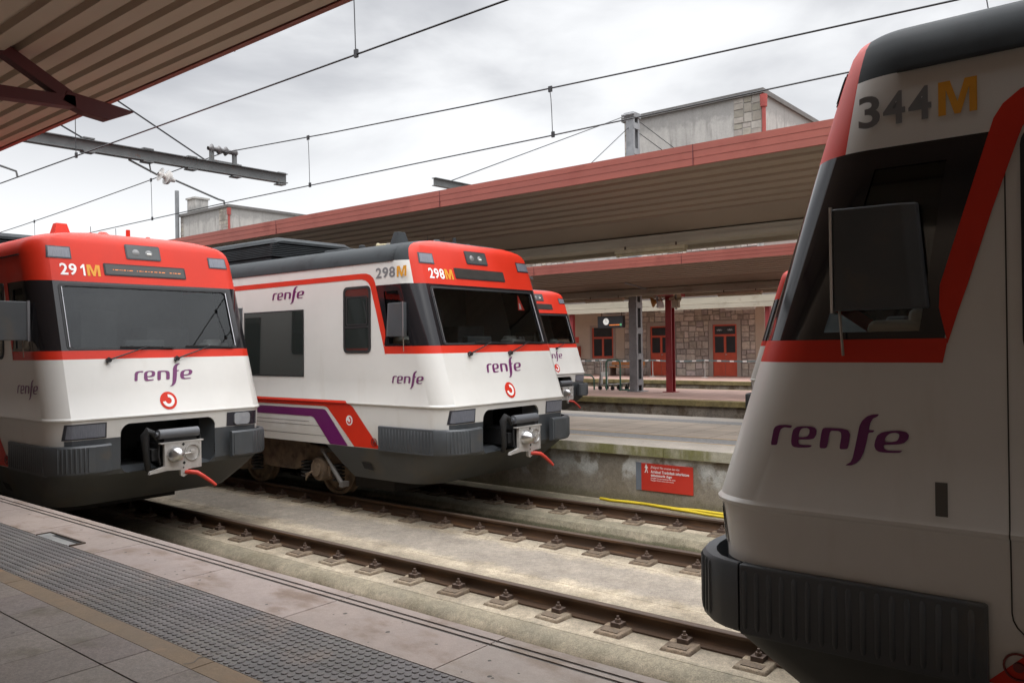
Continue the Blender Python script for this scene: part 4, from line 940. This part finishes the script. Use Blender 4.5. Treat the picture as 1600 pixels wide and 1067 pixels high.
# bracket under the near canopy
bk = thing('canopy_bracket', 'dark red forked steel bracket with pointed tip under the near canopy, top left', 'bracket')
X_ = -6.4
MB().bar((X_, 2.66, 4.245), (X_, -.9, 4.0), .10, .085).build('lower_arm', CREDD, bk); MB().bar((X_, 2.62, 4.28), (X_, 1.55, 4.86), .09, .085).build('upper_arm', CREDD, bk)
MB().prism([(2.56, 4.235), (2.72, 4.175), (2.90, 4.155), (3.11, 4.262), (2.92, 4.285), (2.60, 4.315)], X_-.05, X_+.05, lambda y, z, d: (d, y, z)).build('tip_plate', CREDD, bk, bevel=.006)
# tube lamps
TUBE = mat('lamp_diffuser', (0.42, 0.36, 0.24), .5, var=.15, vs=6); TUBEW = mat('white_lamp_body', (0.62, 0.62, 0.60), .5); TUBEB = mat('brown_lamp_body', (0.35, 0.24, 0.17), .6, var=.2)
def tube(label, x0, x1, y, z, m_, gr):
    t = thing('tube_lamp', label, 'lamp', ((x0+x1)/2, y, z), 0, gr); h = (x1-x0)/2
    MB().box(-h, h, -.07, .07, -.035, .035).build('housing', m_, t, bevel=.012); MB().cyl((-h+.05, 0, -.055), (h-.05, 0, -.055), .03, 10).box(-h+.02, -h+.06, -.035, .035, -.09, -.03).box(h-.06, h-.02, -.035, .035, -.09, -.03).build('diffuser', TUBE if m_ is not TUBEW else TUBEW, t)
    for x in (-h+.2, h-.2): MB().box(x-.012, x+.012, -.012, .012, .03, .10).build('hanger', RUST, t)
tube('dusty yellowish tube lamp under the largest canopy beam, above the grey mast', -8.15, -6.70, 13.1, 4.075, TUBE, 'tube lamps under the largest canopy')
tube('dusty tube lamp under the largest canopy beam, beside train 344', -4.7, -3.3, 13.1, 4.075, TUBE, 'tube lamps under the largest canopy')
tube('brown tube lamp left of the grey lattice mast', -15.55, -14.05, 23.0, 3.84, TUBEB, 'brown tube lamps of the far canopy')
tube('brown tube lamp right of the red column', -10.75, -9.35, 23.0, 3.83, TUBEB, 'brown tube lamps of the far canopy')
tube('white tube lamp in front of the departure board', -21.95, -20.64, 34.0, 3.83, TUBEW, 'white tube lamps by the station building')
tube('white tube lamp left of the red column top', -18.74, -17.60, 34.0, 3.85, TUBEW, 'white tube lamps by the station building')
tube('white tube lamp above the right red door', -15.53, -14.16, 34.0, 3.85, TUBEW, 'white tube lamps by the station building')

# ------------------------------------------------------------------ station building
STONE = mat('ashlar_stone', (0.54, 0.485, 0.44), .85, var=.14, vs=5, alt=(0.40, 0.355, 0.32), alt_s=4, tint=True, bump=.4, bs=40, fine=.15)
MORT = mat('mortar', (0.25, 0.22, 0.20), .9, var=.1)
PLAST = mat('beige_plaster', (0.48, 0.40, 0.32), .85, var=.06, vs=1.2)
PALE = mat('pale_plaster', (0.46, 0.445, 0.42), .85, var=.10, vs=1.0, stretch=(2, 2, .4), alt=(0.27, 0.26, 0.245), alt_lo=.48, alt_hi=.7, alt_s=.9, alt_stretch=(3, 3, .35), bands=[(2, 12.9, 14.4, .5, (0.26, 0.255, 0.245), .75)], fine=.12)
BW = thing('station_building', 'stone and plaster station building with red doors and two square towers behind the canopies', 'building')
YB = 35.9
def stones(mb, x0, x1, z0, z1, fn, rnd, mx=.62, mz=.42):
    def rec(a, b, c, d):
        wx, wz = b-a, d-c
        if wx > mx or wz > mz or (wx > .5 and rnd.random() < .35):
            if wx/mx > wz/mz*rnd.uniform(.7, 1.3): q = a+wx*rnd.uniform(.35, .65); rec(a, q, c, d); rec(q, b, c, d)
            else: q = c+wz*rnd.uniform(.38, .62); rec(a, b, c, q); rec(a, b, q, d)
            return
        g = .014; k = rnd.uniform(.72, 1.25); tn = (k, k*rnd.uniform(.95, 1.0), k*rnd.uniform(.90, 1.0)); j = lambda: rnd.uniform(-.008, .008); dp = rnd.uniform(.015, .04)
        P = [(a+g+j(), c+g+j()), (b-g+j(), c+g+j()), (b-g+j(), d-g+j()), (a+g+j(), d-g+j())]
        vs = [fn(u, v_, 0) for u, v_ in P]+[fn(u+(.012 if i in (0, 3) else -.012), v_+(.012 if i < 2 else -.012), dp) for i, (u, v_) in enumerate(P)]
        mb.add(vs, [(4, 5, 6, 7), (0, 1, 5, 4), (1, 2, 6, 5), (2, 3, 7, 6), (3, 0, 4, 7)], 0, tn)
    rec(x0, x1, z0, z1)
fy = lambda u, v_, d: (u, YB-d, v_)
rs = random.Random(3)
MB().box(-65.8, -14.5, YB+.01, YB+14, HP-.3, 9.4).build('wall', MORT, BW)
mb = MB()
DOORS = [(-17.04, -15.84), (-20.40, -19.20)]; DT = 3.19; WIN = (-23.88, -22.56, 1.60, 3.20)
xs = [-21.9, DOORS[1][0]-.22, DOORS[1][1]+.22, DOORS[0][0]-.22, DOORS[0][1]+.22, -14.95]
for a, b, c, d in ((xs[0], xs[1], HP, DT+.2), (xs[2], xs[3], HP, DT+.2), (xs[4], xs[5], HP, DT+.2), (xs[0], xs[5], DT+.2, 4.6), (-28.5, -21.9, HP, 1.58), (-20.95, -14.8, 5.6, 9.3), (-28.6, -25.0, 5.6, 9.3), (-40, -32, 5.6, 9.3), (-40, -34, HP, 4.6)): stones(mb, a, b, c, d, fy, rs)
mb.build('stone_facing', STONE, BW)
mb = MB()
for a, b, c, d in ((-28.5, WIN[0]-.12, 1.58, 4.6), (WIN[1]+.12, -21.9, 1.58, 4.6), (WIN[0]-.12, WIN[1]+.12, WIN[3]+.12, 4.6), (-14.95, -14.5, HP, 4.6), (-34, -28.5, HP, 4.6)): MB().box(a, b, YB-.02, YB+.03, c, d).build('plaster', PLAST, BW)
for a, b, c in ((-25.0, -20.95, 5.6), (-14.8, -14.5, 5.6), (-32, -28.6, 5.6), (-66, -40, 1)): MB().box(a, b, YB-.02, YB+.03, c, 9.3).build('plaster', PALE, BW)
DOORR = mat('door_red', (0.50, 0.075, 0.035), .5, var=.08, vs=3); DGL = mat('door_glass', (0.03, 0.032, 0.036), .08)
FRAME = mat('door_surround', (0.34, 0.29, 0.255), .85, var=.08)
mb = MB()
for a, b in DOORS: MB().box(a-.2, a, YB-.05, YB+.2, HP, DT+.2).box(b, b+.2, YB-.05, YB+.2, HP, DT+.2).box(a, b, YB-.05, YB+.2, DT, DT+.2).build('surround', FRAME, BW)
mb.box(WIN[0]-.12, WIN[0], YB-.05, YB+.2, WIN[2], WIN[3]+.12).box(WIN[1], WIN[1]+.12, YB-.05, YB+.2, WIN[2], WIN[3]+.12).box(WIN[0], WIN[1], YB-.05, YB+.2, WIN[3], WIN[3]+.12).box(WIN[0]-.15, WIN[1]+.15, YB-.08, YB+.2, WIN[2]-.08, WIN[2]).build('surround', FRAME, BW)
for i, (a, b) in enumerate(DOORS):
    d = MB(); m_ = (a+b)/2
    d.box(a, a+.09, YB-.004, YB+.008, HP, DT).box(b-.09, b, YB-.004, YB+.008, HP, DT).box(a+.09, b-.09, YB-.004, YB+.008, 2.63, 2.73).box(a+.09, b-.09, YB-.004, YB+.008, DT-.07, DT).box(m_-.06, m_+.06, YB-.004, YB+.008, HP+1.12, 2.63)
    d.box(a+.09, m_-.008, YB-.004, YB+.008, HP+.02, HP+1.12).box(m_+.008, b-.09, YB-.004, YB+.008, HP+.02, HP+1.12)
    for x in (a+.2, m_+.12): d.box(x, x+.3, YB-.012, YB-.004, HP+.2, HP+.85)
    d = d.build('door', DOORR, BW); MB().box(a+.09, b-.09, YB-.001, YB+.006, HP+1.12, DT-.07).build('pane', DGL, d); MB().box(m_+.02, m_+.10, YB-.04, YB-.012, HP+1.02, HP+1.05).build('handle', CHROME, d)
    if i == 0:
        mb = MB()
        for x in (m_-.28, m_+.25):
            for k in range(4): mb.prism([(x+.16*math.cos(q), 2.93+.05*math.sin(q)) for q in (k*.785, k*.785+.25, k*.785+3.14, k*.785+3.39)], -.0015, -.003, lambda u, v_, dd: (u, YB+dd, v_))
        mb.build('sticker', mat('sticker_pale', (0.42, 0.46, 0.48), .6), d)
w_ = MB().box(WIN[0], WIN[0]+.1, YB+.0, YB+.008, WIN[2], WIN[3]).box(WIN[1]-.1, WIN[1], YB, YB+.008, WIN[2], WIN[3]).box(WIN[0]+.1, WIN[1]-.1, YB, YB+.008, WIN[2], WIN[2]+.12).box(WIN[0]+.1, WIN[1]-.1, YB, YB+.008, 2.62, 2.72).box((WIN[0]+WIN[1])/2-.06, (WIN[0]+WIN[1])/2+.06, YB, YB+.008, WIN[2]+.12, 2.62).build('window', DOORR, BW)
MB().box(WIN[0]+.1, WIN[1]-.1, YB+.002, YB+.007, WIN[2]+.1, WIN[3]).build('pane', DGL, w_)
for nm, xa, xb, stat in (('tower', -21.72, -14.49, 1), ('tower', -65.6, -58.25, 0)):
    zt = 13.75
    tw = MB().box(xa, xb, YB, YB+13, 9.3, zt-.12).build('tower', PALE, BW)
    MB().box(xa-.12, xb+.12, YB-.12, YB+13.1, zt-.12, zt+.10).build('parapet', mat('dark_coping', (0.13, 0.125, 0.12), .85, var=.2), tw)
    for q0, q1 in ((xb-1.35, xb), (xa, xa+.45)):
      q = MB(); stones(q, q0, q1, 9.3, zt-.13, fy, rs, .55, .5); q.box(q0, q1, YB-.006, YB, 9.3, zt-.13, 1)
      q.build('quoins', [STONE, MORT] if False else [mat('tower_quoin', (0.30, 0.28, 0.25), .85, var=.15, vs=4, tint=True), mat('tower_mortar', (0.27, 0.255, 0.235), .9)], tw)
    MB().cyl((xb+.1, YB-.02, 9.3), (xb+.1, YB-.02, zt-.5), .09, 12).cyl((xb+.1, YB-.02, zt-.75), (xb+.1, YB-.02, zt-.2), .15, 12, .17).build('downpipe', mat('pipe_red', (0.33, 0.06, 0.05), .6), tw, 40)
    wm = MB()
    for wx in (xa+2.1, xa+4.7): wm.box(wx, wx+1.25, YB-.03, YB+.05, 9.6, 11.30)
    o = wm.build('window', mat('window_dark_brown', (0.045, 0.035, 0.035), .3), tw)
    wm = MB()
    for wx in (xa+2.1, xa+4.7): wm.box(wx-.12, wx+1.37, YB-.10, YB+.05, 11.301, 11.46).box(wx+1.26, wx+1.37, YB-.06, YB+.05, 9.6, 11.3)
    wm.build('lintel', mat('lintel_stain', (0.14, 0.13, 0.12), .9, var=.3, vs=4), tw)
    if not stat:
        MB().box(xa+.75, xa+2.0, YB+.2, YB+1.4, zt+.1, zt+1.25).box(xa+.65, xa+2.1, YB+.1, YB+1.5, zt+1.25, zt+1.4).build('chimney', PALE, tw); MB().cyl((xa-.1, YB-.25, 9.3), (xa-.1, YB-.25, zt+2.1), .17, 10).build('flue', mat('flue_grey', (0.20, 0.21, 0.22), .6), tw, 40)
bc = thing('platform_canopy', 'flat cream edged canopy over the station doors, carried on thin red posts', 'canopy')
MB().box(-66, -9, 33.15, 33.35, 3.84, 4.04).box(-66, -9, 33.2, 33.4, 4.055, 4.34).build('fascia', CREAM, bc); MB().box(-66, -9, 33.41, YB-.06, 4.06, 4.14).build('soffit', mat('pale_soffit', (.6, .57, .52), .8), bc); MB().box(-66, -9, 33.2, YB-.06, 4.345, 4.41).build('roof', ROOFM, bc)
for x in (-43.5, -33.6, -23.5, -13.4): MB().box(x-.1, x+.1, 33.45, 33.65, HP, 4.055).build('column', COLR, bc)
# departure board
db = thing('departure_board', 'black hanging departure board with white clock and orange text line', 'departure board', (-21.2, 33.6, 3.12))
BLK = mat('board_black', (0.02, 0.02, 0.024), .4)
MB().box(-.75, .68, -.12, .12, 0, .58).build('case', BLK, db, bevel=.015); MB().lathe((-.26, -.122, .31), (0, -1, 0), [(0, .165), (.012, .16), (.012, .001)], 24).build('clock', mat('clock_white', (0.75, 0.75, 0.72), .4, emit=(1, 1, .95, .25)), db)
MB().box(-.264, -.256, -.139, -.135, .30, .43).box(-.26, -.18, -.139, -.135, .305, .315).build('clock_hands', VOID, db)
mb = MB(); x = -.07
while x < .45:
    l_ = rr.uniform(.02, .07); mb.box(x, x+l_, -.126, -.121, .12, .165); x += l_+.015
mb.build('led_text', AMBER, db); MB().box(.52, .62, -.126, -.121, .10, .20).build('platform_digit', mat('led_green', (.1, .35, .15), .5, emit=(.15, .5, .25, .3)), db)
for x in (-.6, .55): MB().cyl((x, 0, .58), (x, 0, .86), .02, 8).build('hanger', RUST, db)
ex = thing('extinguisher_cabinet', 'red fire extinguisher cabinet on the plaster wall left of the window', 'extinguisher', (-24.78, YB-.02, 1.62))
MB().box(-.18, .18, -.22, 0, 0, .62).build('cabinet', DOORR, ex, bevel=.02); MB().box(-.05, .05, -.226, -.221, .12, .42).build('label_strip', mat('strip_pale', (.5, .45, .42), .6), ex)
es = MB().box(-.11, .11, -.012, 0, 0, .32).build('fire_sign', mat('fire_sign_red', (.55, .06, .04), .5)); es.location = (-24.83, YB-.021, 2.42); tag(es, 'small red fire sign on the wall above the extinguisher cabinet', 'sign')
bn = thing('platform_bench', 'orange wooden bench against the station wall behind the luggage trolley', 'bench', (-21.3, 35.0, HP))
WOODO = mat('bench_orange', (0.42, 0.17, 0.055), .6, var=.15, vs=4, stretch=(.5, 5, 5))
MB().box(-.95, .95, -.28, .18, .42, .46).build('seat', WOODO, bn); MB().box(-.95, .95, .2, .25, .52, .74).build('backrest', WOODO, bn)
for x in (-.75, .75): MB().box(x-.03, x+.03, -.25, .24, 0, .42).box(x-.03, x+.03, .22, .26, .42, .70).build('leg', RUST, bn)
# tape barrier
TAPEW = mat('tape_white', (.62, .62, .60), .6); TAPEG = mat('tape_green_grey', (.12, .17, .17), .6); POSTM = mat('post_pale', (.45, .42, .39), .6)
PX = (-22.3, -19.45, -16.75)
for i, x in enumerate(PX):
    o = thing('barrier_post', ('thin pale barrier post holding tape near the trolley', 'thin pale barrier post holding tape left of the red column', 'thin pale barrier post holding tape in front of the right red door')[i], 'barrier post', (x, 34.4, HP), 0, 'tape barrier posts')
    MB().lathe((0, 0, 0), (0, 0, 1), [(0, .17), (.02, .17), (.035, .05), (.035, .022)], 16).build('base', POSTM, o, 40); MB().cyl((0, 0, .03), (0, 0, .84), .022, 10).build('pole', POSTM, o, 40)
mb = MB(); PTS = (-25.4,)+PX+(-13.3,); k = 0
for a, b in zip(PTS[:-1], PTS[1:]):
    n = int((b-a)/.2)
    for i in range(n):
        u0, u1 = i/n, (i+1)/n; s0, s1 = (.05*4*u*(1-u) for u in (u0, u1)); z = HP+.80; x0, x1 = a+(b-a)*u0, a+(b-a)*u1
        mb.add([(x0, 34.37, z-s0-.035), (x1, 34.37, z-s1-.035), (x1, 34.37, z-s1+.035), (x0, 34.37, z-s0+.035), (x0, 34.365, z-s0-.035), (x1, 34.365, z-s1-.035), (x1, 34.365, z-s1+.035), (x0, 34.365, z-s0+.035)], [(0, 1, 2, 3), (7, 6, 5, 4), (0, 4, 5, 1), (3, 2, 6, 7)], 0 if k % 3 == 0 else 1); k += 1
tag(mb.build('barrier_tape', [TAPEW, TAPEG]), 'striped white and green barrier tape stretched between the pale posts', 'barrier tape')

# ------------------------------------------------------------------ far platform furniture
ZINC = mat('galvanised', (0.27, 0.275, 0.285), .5, metal=.3, var=.15, vs=3, alt=(0.19, 0.195, 0.20), alt_s=2)
ms = thing('catenary_mast', 'tall grey lattice steel mast standing on the far platform through the canopy', 'mast', (-14.10, 23.9, HP))
MB().box(-.185, .10, -.20, -.185, 0, 9.35).box(-.185, -.165, -.185, -.08, 0, 9.35).box(.08, .10, -.185, -.10, 0, 9.35).build('channel', ZINC, ms)
MB().box(-.185, .10, .185, .20, 0, 9.35).box(-.185, -.165, .08, .185, 0, 9.35).box(.08, .10, .10, .185, 0, 9.35).build('channel', ZINC, ms)
mb = MB()
for k in range(11): mb.box(.101, .113, -.2, .2, .22+.86*k, .22+.86*k+.20).box(-.199, -.187, -.2, .2, .22+.86*k, .22+.86*k+.20)
mb.build('batten_plate', ZINC, ms); MB().box(-.25, .25, -.28, .28, 0, .03).build('base_plate', ZINC, ms); MB().box(-.24, .14, -.24, .24, 9.2, 9.36).cyl((-.3, -.26, 9.28), (.2, -.26, 9.28), .05, 8).build('top_clamp', ZINC, ms)
def ibeam(mb, p, q, h=.20, w_=.14):
    p = Vector(p); q = Vector(q); mb.bar(p, q, .014, h-.03); mb.bar(p+Vector((0, 0, h/2-.008)), q+Vector((0, 0, h/2-.008)), w_, .016); mb.bar(p-Vector((0, 0, h/2-.008)), q-Vector((0, 0, h/2-.008)), w_, .016)
STEELG = mat('gantry_grey', (0.14, 0.145, 0.145), .6, metal=.2, var=.18, vs=4, alt=(0.14, 0.085, 0.06), alt_lo=.6, alt_hi=.75, alt_s=5)
WIREM = mat('wire_dark', (0.045, 0.045, 0.048), .5, metal=.4)
CER = mat('ceramic_white', (0.62, 0.60, 0.57), .25)
g2 = thing('cantilever_beam', 'dark steel beam end sticking out above the largest canopy, stayed from the grey mast', 'gantry', (-14.3, 14.5, 6.47))
q = MB(); ibeam(q, (0, 0, 0), (0, 9.2, .05)); q.build('beam', STEELG, g2)
MB().tube([(0, .6, .10), (.1, 9.3, 3.60)], .014, 5).tube([(0, 4.9, .12), (.1, 9.3, 3.2)], .014, 5).build('stay_wire', WIREM, g2)
MB().tube([(-14.05, 24.1, 9.5), (-12.6, 30, 7.2)], .014, 5).tube([(-14.05, 24.1, 9.9), (-12.2, 30, 7.2)], .014, 5).build('stay_wire', WIREM, g2).location = (14.3, -14.5, -6.47)
g1 = thing('cantilever_beam', 'grey steel I beam reaching out above train 291 with white insulator', 'gantry', (-15.3, 0, 0))
q = MB(); ibeam(q, (0, .6, 6.07), (0, 10.86, 6.13), .21, .16)
for y in (4.7, 6.6, 7.7, 8.6, 9.6, 10.7): q.box(-.09, .09, y-.10, y+.10, 6.22, 6.245).box(-.09, .09, y-.10, y+.10, 5.975, 6.0)
q.build('beam', STEELG, g1)
MB().tube([(0, 8.95, 6.22), (0, 1.0, 9.9)], .016, 5).tube([(0, 6.6, 6.2), (0, 1.0, 8.6)], .016, 5).build('stay_wire', WIREM, g1)
MB().box(-.04, .04, 9.03, 9.10, 6.22, 6.52).box(-.04, .04, 9.55, 9.62, 6.22, 6.52).box(-.06, .06, 9.0, 9.65, 6.22, 6.26).build('saddle', STEELG, g1)
q = MB(); q.lathe((0, 8.98, 6.49), (0, 1, 0), [(0, .04), (.05, .05), (.08, .10), (.12, .05), (.2, .05), (.24, .09), (.3, .05), (.36, .05), (.4, .10), (.46, .05), (.55, .05), (.62, .09), (.68, .03)], 12); q.build('saddle_insulator', mat('insulator_brown', (.10, .095, .095), .35), g1, 50)
MB().tube([(0, 7.35, 5.98), (0, 7.9, 5.78)], .02, 6).tube([(0, 7.75, 5.98), (0, 7.78, 5.80)], .014, 6).tube([(0, 8.25, 5.73), (0, 9.2, 5.47), (0, 9.33, 5.45), (0, 9.34, 5.38)], .02, 6).build('registration_arm', STEELG, g1)
MB().lathe((0, 7.92, 5.81), (0, .95, -.28), [(0, .03), (.04, .05), (.05, .14), (.08, .05), (.15, .05), (.18, .15), (.24, .13), (.27, .06), (.36, .03)], 14).build('insulator', CER, g1, 40)
MB().tube([(.1, 4.6, 5.62), (0, 5.25, 5.50), (0, 5.42, 5.46), (0, 5.44, 5.37)], .018, 6).tube([(.1, 4.6, 5.62), (0.1, 4.2, 5.98)], .018, 6).build('registration_arm', STEELG, g1)
MB().bar((0, .6, HP), (0, .6, 10.0), .3, .3).build('mast', STEELG, g1)
def line(label, yc, mess, cont, drops, dz=0):
    t = thing('overhead_line', label, 'overhead wire'); q = MB()
    q.tube([(x, yc+.0, z) for x, z in mess], .011, 6).build('messenger_wire', WIREM, t, 60); MB().tube([(x, yc, z) for x, z in cont], .010, 6).build('contact_wire', WIREM, t, 60)
    mx_, mz_ = zip(*mess); cx_, cz_ = zip(*cont)
    for x in drops:
        zt_, zb_ = float(np.interp(x, mx_, mz_)), float(np.interp(x, cx_, cz_)); MB().tube([(x-.04, yc, zt_), (x-.02, yc, zt_-.15), (x-.01, yc, (zt_+zb_)/2), (x, yc, zb_)], .006, 5).box(x-.06, x, yc-.012, yc+.012, zt_-.05, zt_+.03).box(x-.015, x+.03, yc-.014, yc+.014, zb_-.03, zb_+.05).build('dropper', WIREM, t)
def sag(x0, x1, za, zb, s, n=14): return [(x0+(x1-x0)*i/n, za+(zb-za)*i/n-s*4*(i/n)*(1-i/n)) for i in range(n+1)]
line('overhead wire above train 291, crossing the sky top left with one dropper', Y1, sag(-65, -15.3, 6.5, 6.5, .5)+sag(-15.3, 33, 6.5, 6.5, .5)[1:], [(-65, 5.36), (33, 5.36)], [-19.5, -13.0, -6.45, .4, 7])
line('overhead wire pair above train 298, crossing the middle of the sky', Y2, sag(-65, -15.3, 6.5, 6.45, .62)+sag(-15.3, 33, 6.45, 6.4, .75)[1:], [(-65, 5.38), (-15.3, 5.40), (-7, 5.34), (33, 5.25)], [-25, -18.3, -12.4, -6.82, -1.4, 5])
line('overhead wire above the far track beyond the middle platform', Y3, sag(-65, -14.3, 6.4, 6.4, .6)+sag(-14.3, 33, 6.4, 6.4, .7)[1:], [(-65, 5.36), (33, 5.36)], [-28, -21, -8, -2])
# things on the red column
def spk(label, loc, aim, m_):
    o = thing('horn_loudspeaker', label, 'loudspeaker', loc, 0, 'horn loudspeakers on the red column'); a = Vector(aim).normalized()
    MB().lathe((0, 0, 0), a, [(0, .05), (.1, .06), (.14, .05), (.22, .08), (.32, .17), (.34, .18), (.33, .16), (.24, .07)], 16).build('horn', m_, o, 40); MB().bar(tuple(-a*.02), (0, .0, -.0), .05).bar((0, 0, 0), tuple(-a*.12), .04).build('bracket', CREDD, o)
OCR = mat('horn_ochre', (0.42, 0.22, 0.06), .6, var=.2, vs=6); TAN = mat('horn_tan', (0.42, 0.34, 0.24), .6, var=.2, vs=6)
spk('ochre horn loudspeaker pointing left from the red column', (-13.08, 23.80, 3.78), (-1, -.35, -.25), OCR); spk('tan horn loudspeaker pointing right from the red column', (-12.78, 23.80, 3.80), (1, -.3, .15), TAN)
cm = thing('dome_camera', 'white bell shaped dome camera hanging beside the red column', 'camera', (-13.0, 23.55, 3.52))
MB().lathe((0, 0, 0), (0, 0, 1), [(-.02, .001), (-.02, .08), (0, .13), (.06, .125), (.2, .085), (.22, .03), (.22, .001)], 18).build('housing', mat('camera_white', (.66, .66, .66), .4), cm, 40); MB().tube([(0, 0, .2), (0, .02, .5), (.06, .1, .6), (.08, .4, .6)], .035, 8).build('arm', TAN, cm)
jb = thing('junction_box', 'small cream junction box on the canopy beam right of the red column', 'junction box', (-12.55, 23.75, 3.50)); MB().box(-.13, .13, -.06, .06, 0, .26).build('case', CREAM, jb, bevel=.01); MB().cyl((.02, -.02, .26), (.02, -.02, .5), .018, 8).box(.0, .05, -.05, .0, -.06, 0).build('conduit', ZINC, jb)
cb = MB().tube([(-13.75, 22.6, 4.32), (-13.2, 23.2, 4.1), (-13.12, 23.5, 4.0), (-13.12, 23.6, 3.6)], .035, 8).build('cable_conduit', ZINC, smooth=60); tag(cb, 'grey cable conduit bending down from the soffit to the red column', 'conduit')
# green rail, hoop and trolley
GRN = mat('rail_green', (0.055, 0.16, 0.115), .5)
hoop = lambda x0, x1, y, z0, z1, r, m_: MB().tube([(x0, y, z0), (x0, y, z1-r)]+[(x0+r-r*math.cos(R_(a)), y, z1-r+r*math.sin(R_(a))) for a in (30, 60, 90)]+[(x1-r+r*math.sin(R_(a)), y, z1-r+r*math.cos(R_(a))) for a in (0, 30, 60, 90)]+[(x1, y, z0)], .028, 8)
o = hoop(-15.47, -14.90, 24.1, HP, 1.81, .14, GRN).build('trolley_hoop', GRN, smooth=60); tag(o, 'tall green tubular hoop standing beside the luggage trolley', 'barrier hoop')
o = hoop(-18.9, -15.98, 24.1, HP, 1.26, .18, GRN).build('guard_rail', GRN, smooth=60); tag(o, 'low green tubular guard rail left of the luggage trolley', 'guard rail')
tr_ = thing('luggage_trolley', 'grey luggage trolley parked at the green hoop on the far platform', 'trolley', (-15.3, 24.35, HP))
TM = mat('trolley_metal', (.32, .32, .31), .4, metal=.6)
MB().tube([(-.50, -.25, .1), (-.42, -.25, .5), (-.40, -.25, .95), (-.48, -.25, 1.03), (-.48, .25, 1.03), (-.40, .25, .95), (-.42, .25, .5), (-.50, .25, .1)], .02, 8).build('handle_frame', TM, tr_, 60)
MB().tube([(-.50, -.25, .16), (.35, -.2, .22), (.62, -.12, .26)], .02, 8).tube([(-.50, .25, .16), (.35, .2, .22), (.62, .12, .26)], .02, 8).bar((.62, -.14, .26), (.62, .14, .26), .03).bar((-.1, -.23, .19), (-.1, .23, .19), .03).build('chassis', TM, tr_, 60)
MB().box(-.44, -.40, -.22, -.12, .2, .62).box(-.44, -.40, .12, .22, .2, .62).box(-.44, -.40, -.12, .12, .46, .62).build('back_panel', mat('trolley_panel', (.5, .5, .48), .5), tr_)
for x, y in ((-.45, -.22), (-.45, .22), (.5, 0), (.05, -.2), (.05, .2)): MB().cyl((x, y-.02, .075), (x, y+.02, .075), .075, 12).box(x-.02, x+.02, y-.03, y+.03, .08, .2).build('wheel', RUBBER, tr_, 40)
o = thing('trolley_dock', 'low green trolley dock at the foot of the grey mast', 'trolley dock', (-14.7, 24.2, HP)); MB().box(-.3, .35, -.05, .05, 0, .05).build('rail', GRN, o); MB().tube([(-.2, 0, .04), (-.2, 0, .22), (-.1, 0, .25)], .02, 6).tube([(.05, 0, .04), (.08, 0, .26), (.18, 0, .28)], .02, 6).build('catch', RUBBER, o)

# ------------------------------------------------------------------ trains
train('white and red train numbered 291 with amber display, at far left of the photo', (-10.257, Y1, 0), 0, '291', (-2.6, 0), lit=True)
train('white train numbered 298 with red forehead, left of the red warning sign', (-7.621, Y2, 0), 0, '298', None, warn=True)
train('white and red commuter train peeking out behind train 298 beyond the middle platform', (-13.323, Y3, 0), 0, None, None)
train('dark shaded commuter train numbered 344, close by at the right edge of the photo', (-1.955, Y1, 0), math.pi, '344', (-.74, .15))
train('white and red commuter train mostly hidden behind the nose of train 344', (-7.24, Y3, 0), math.pi, None, (-1.1, .15))
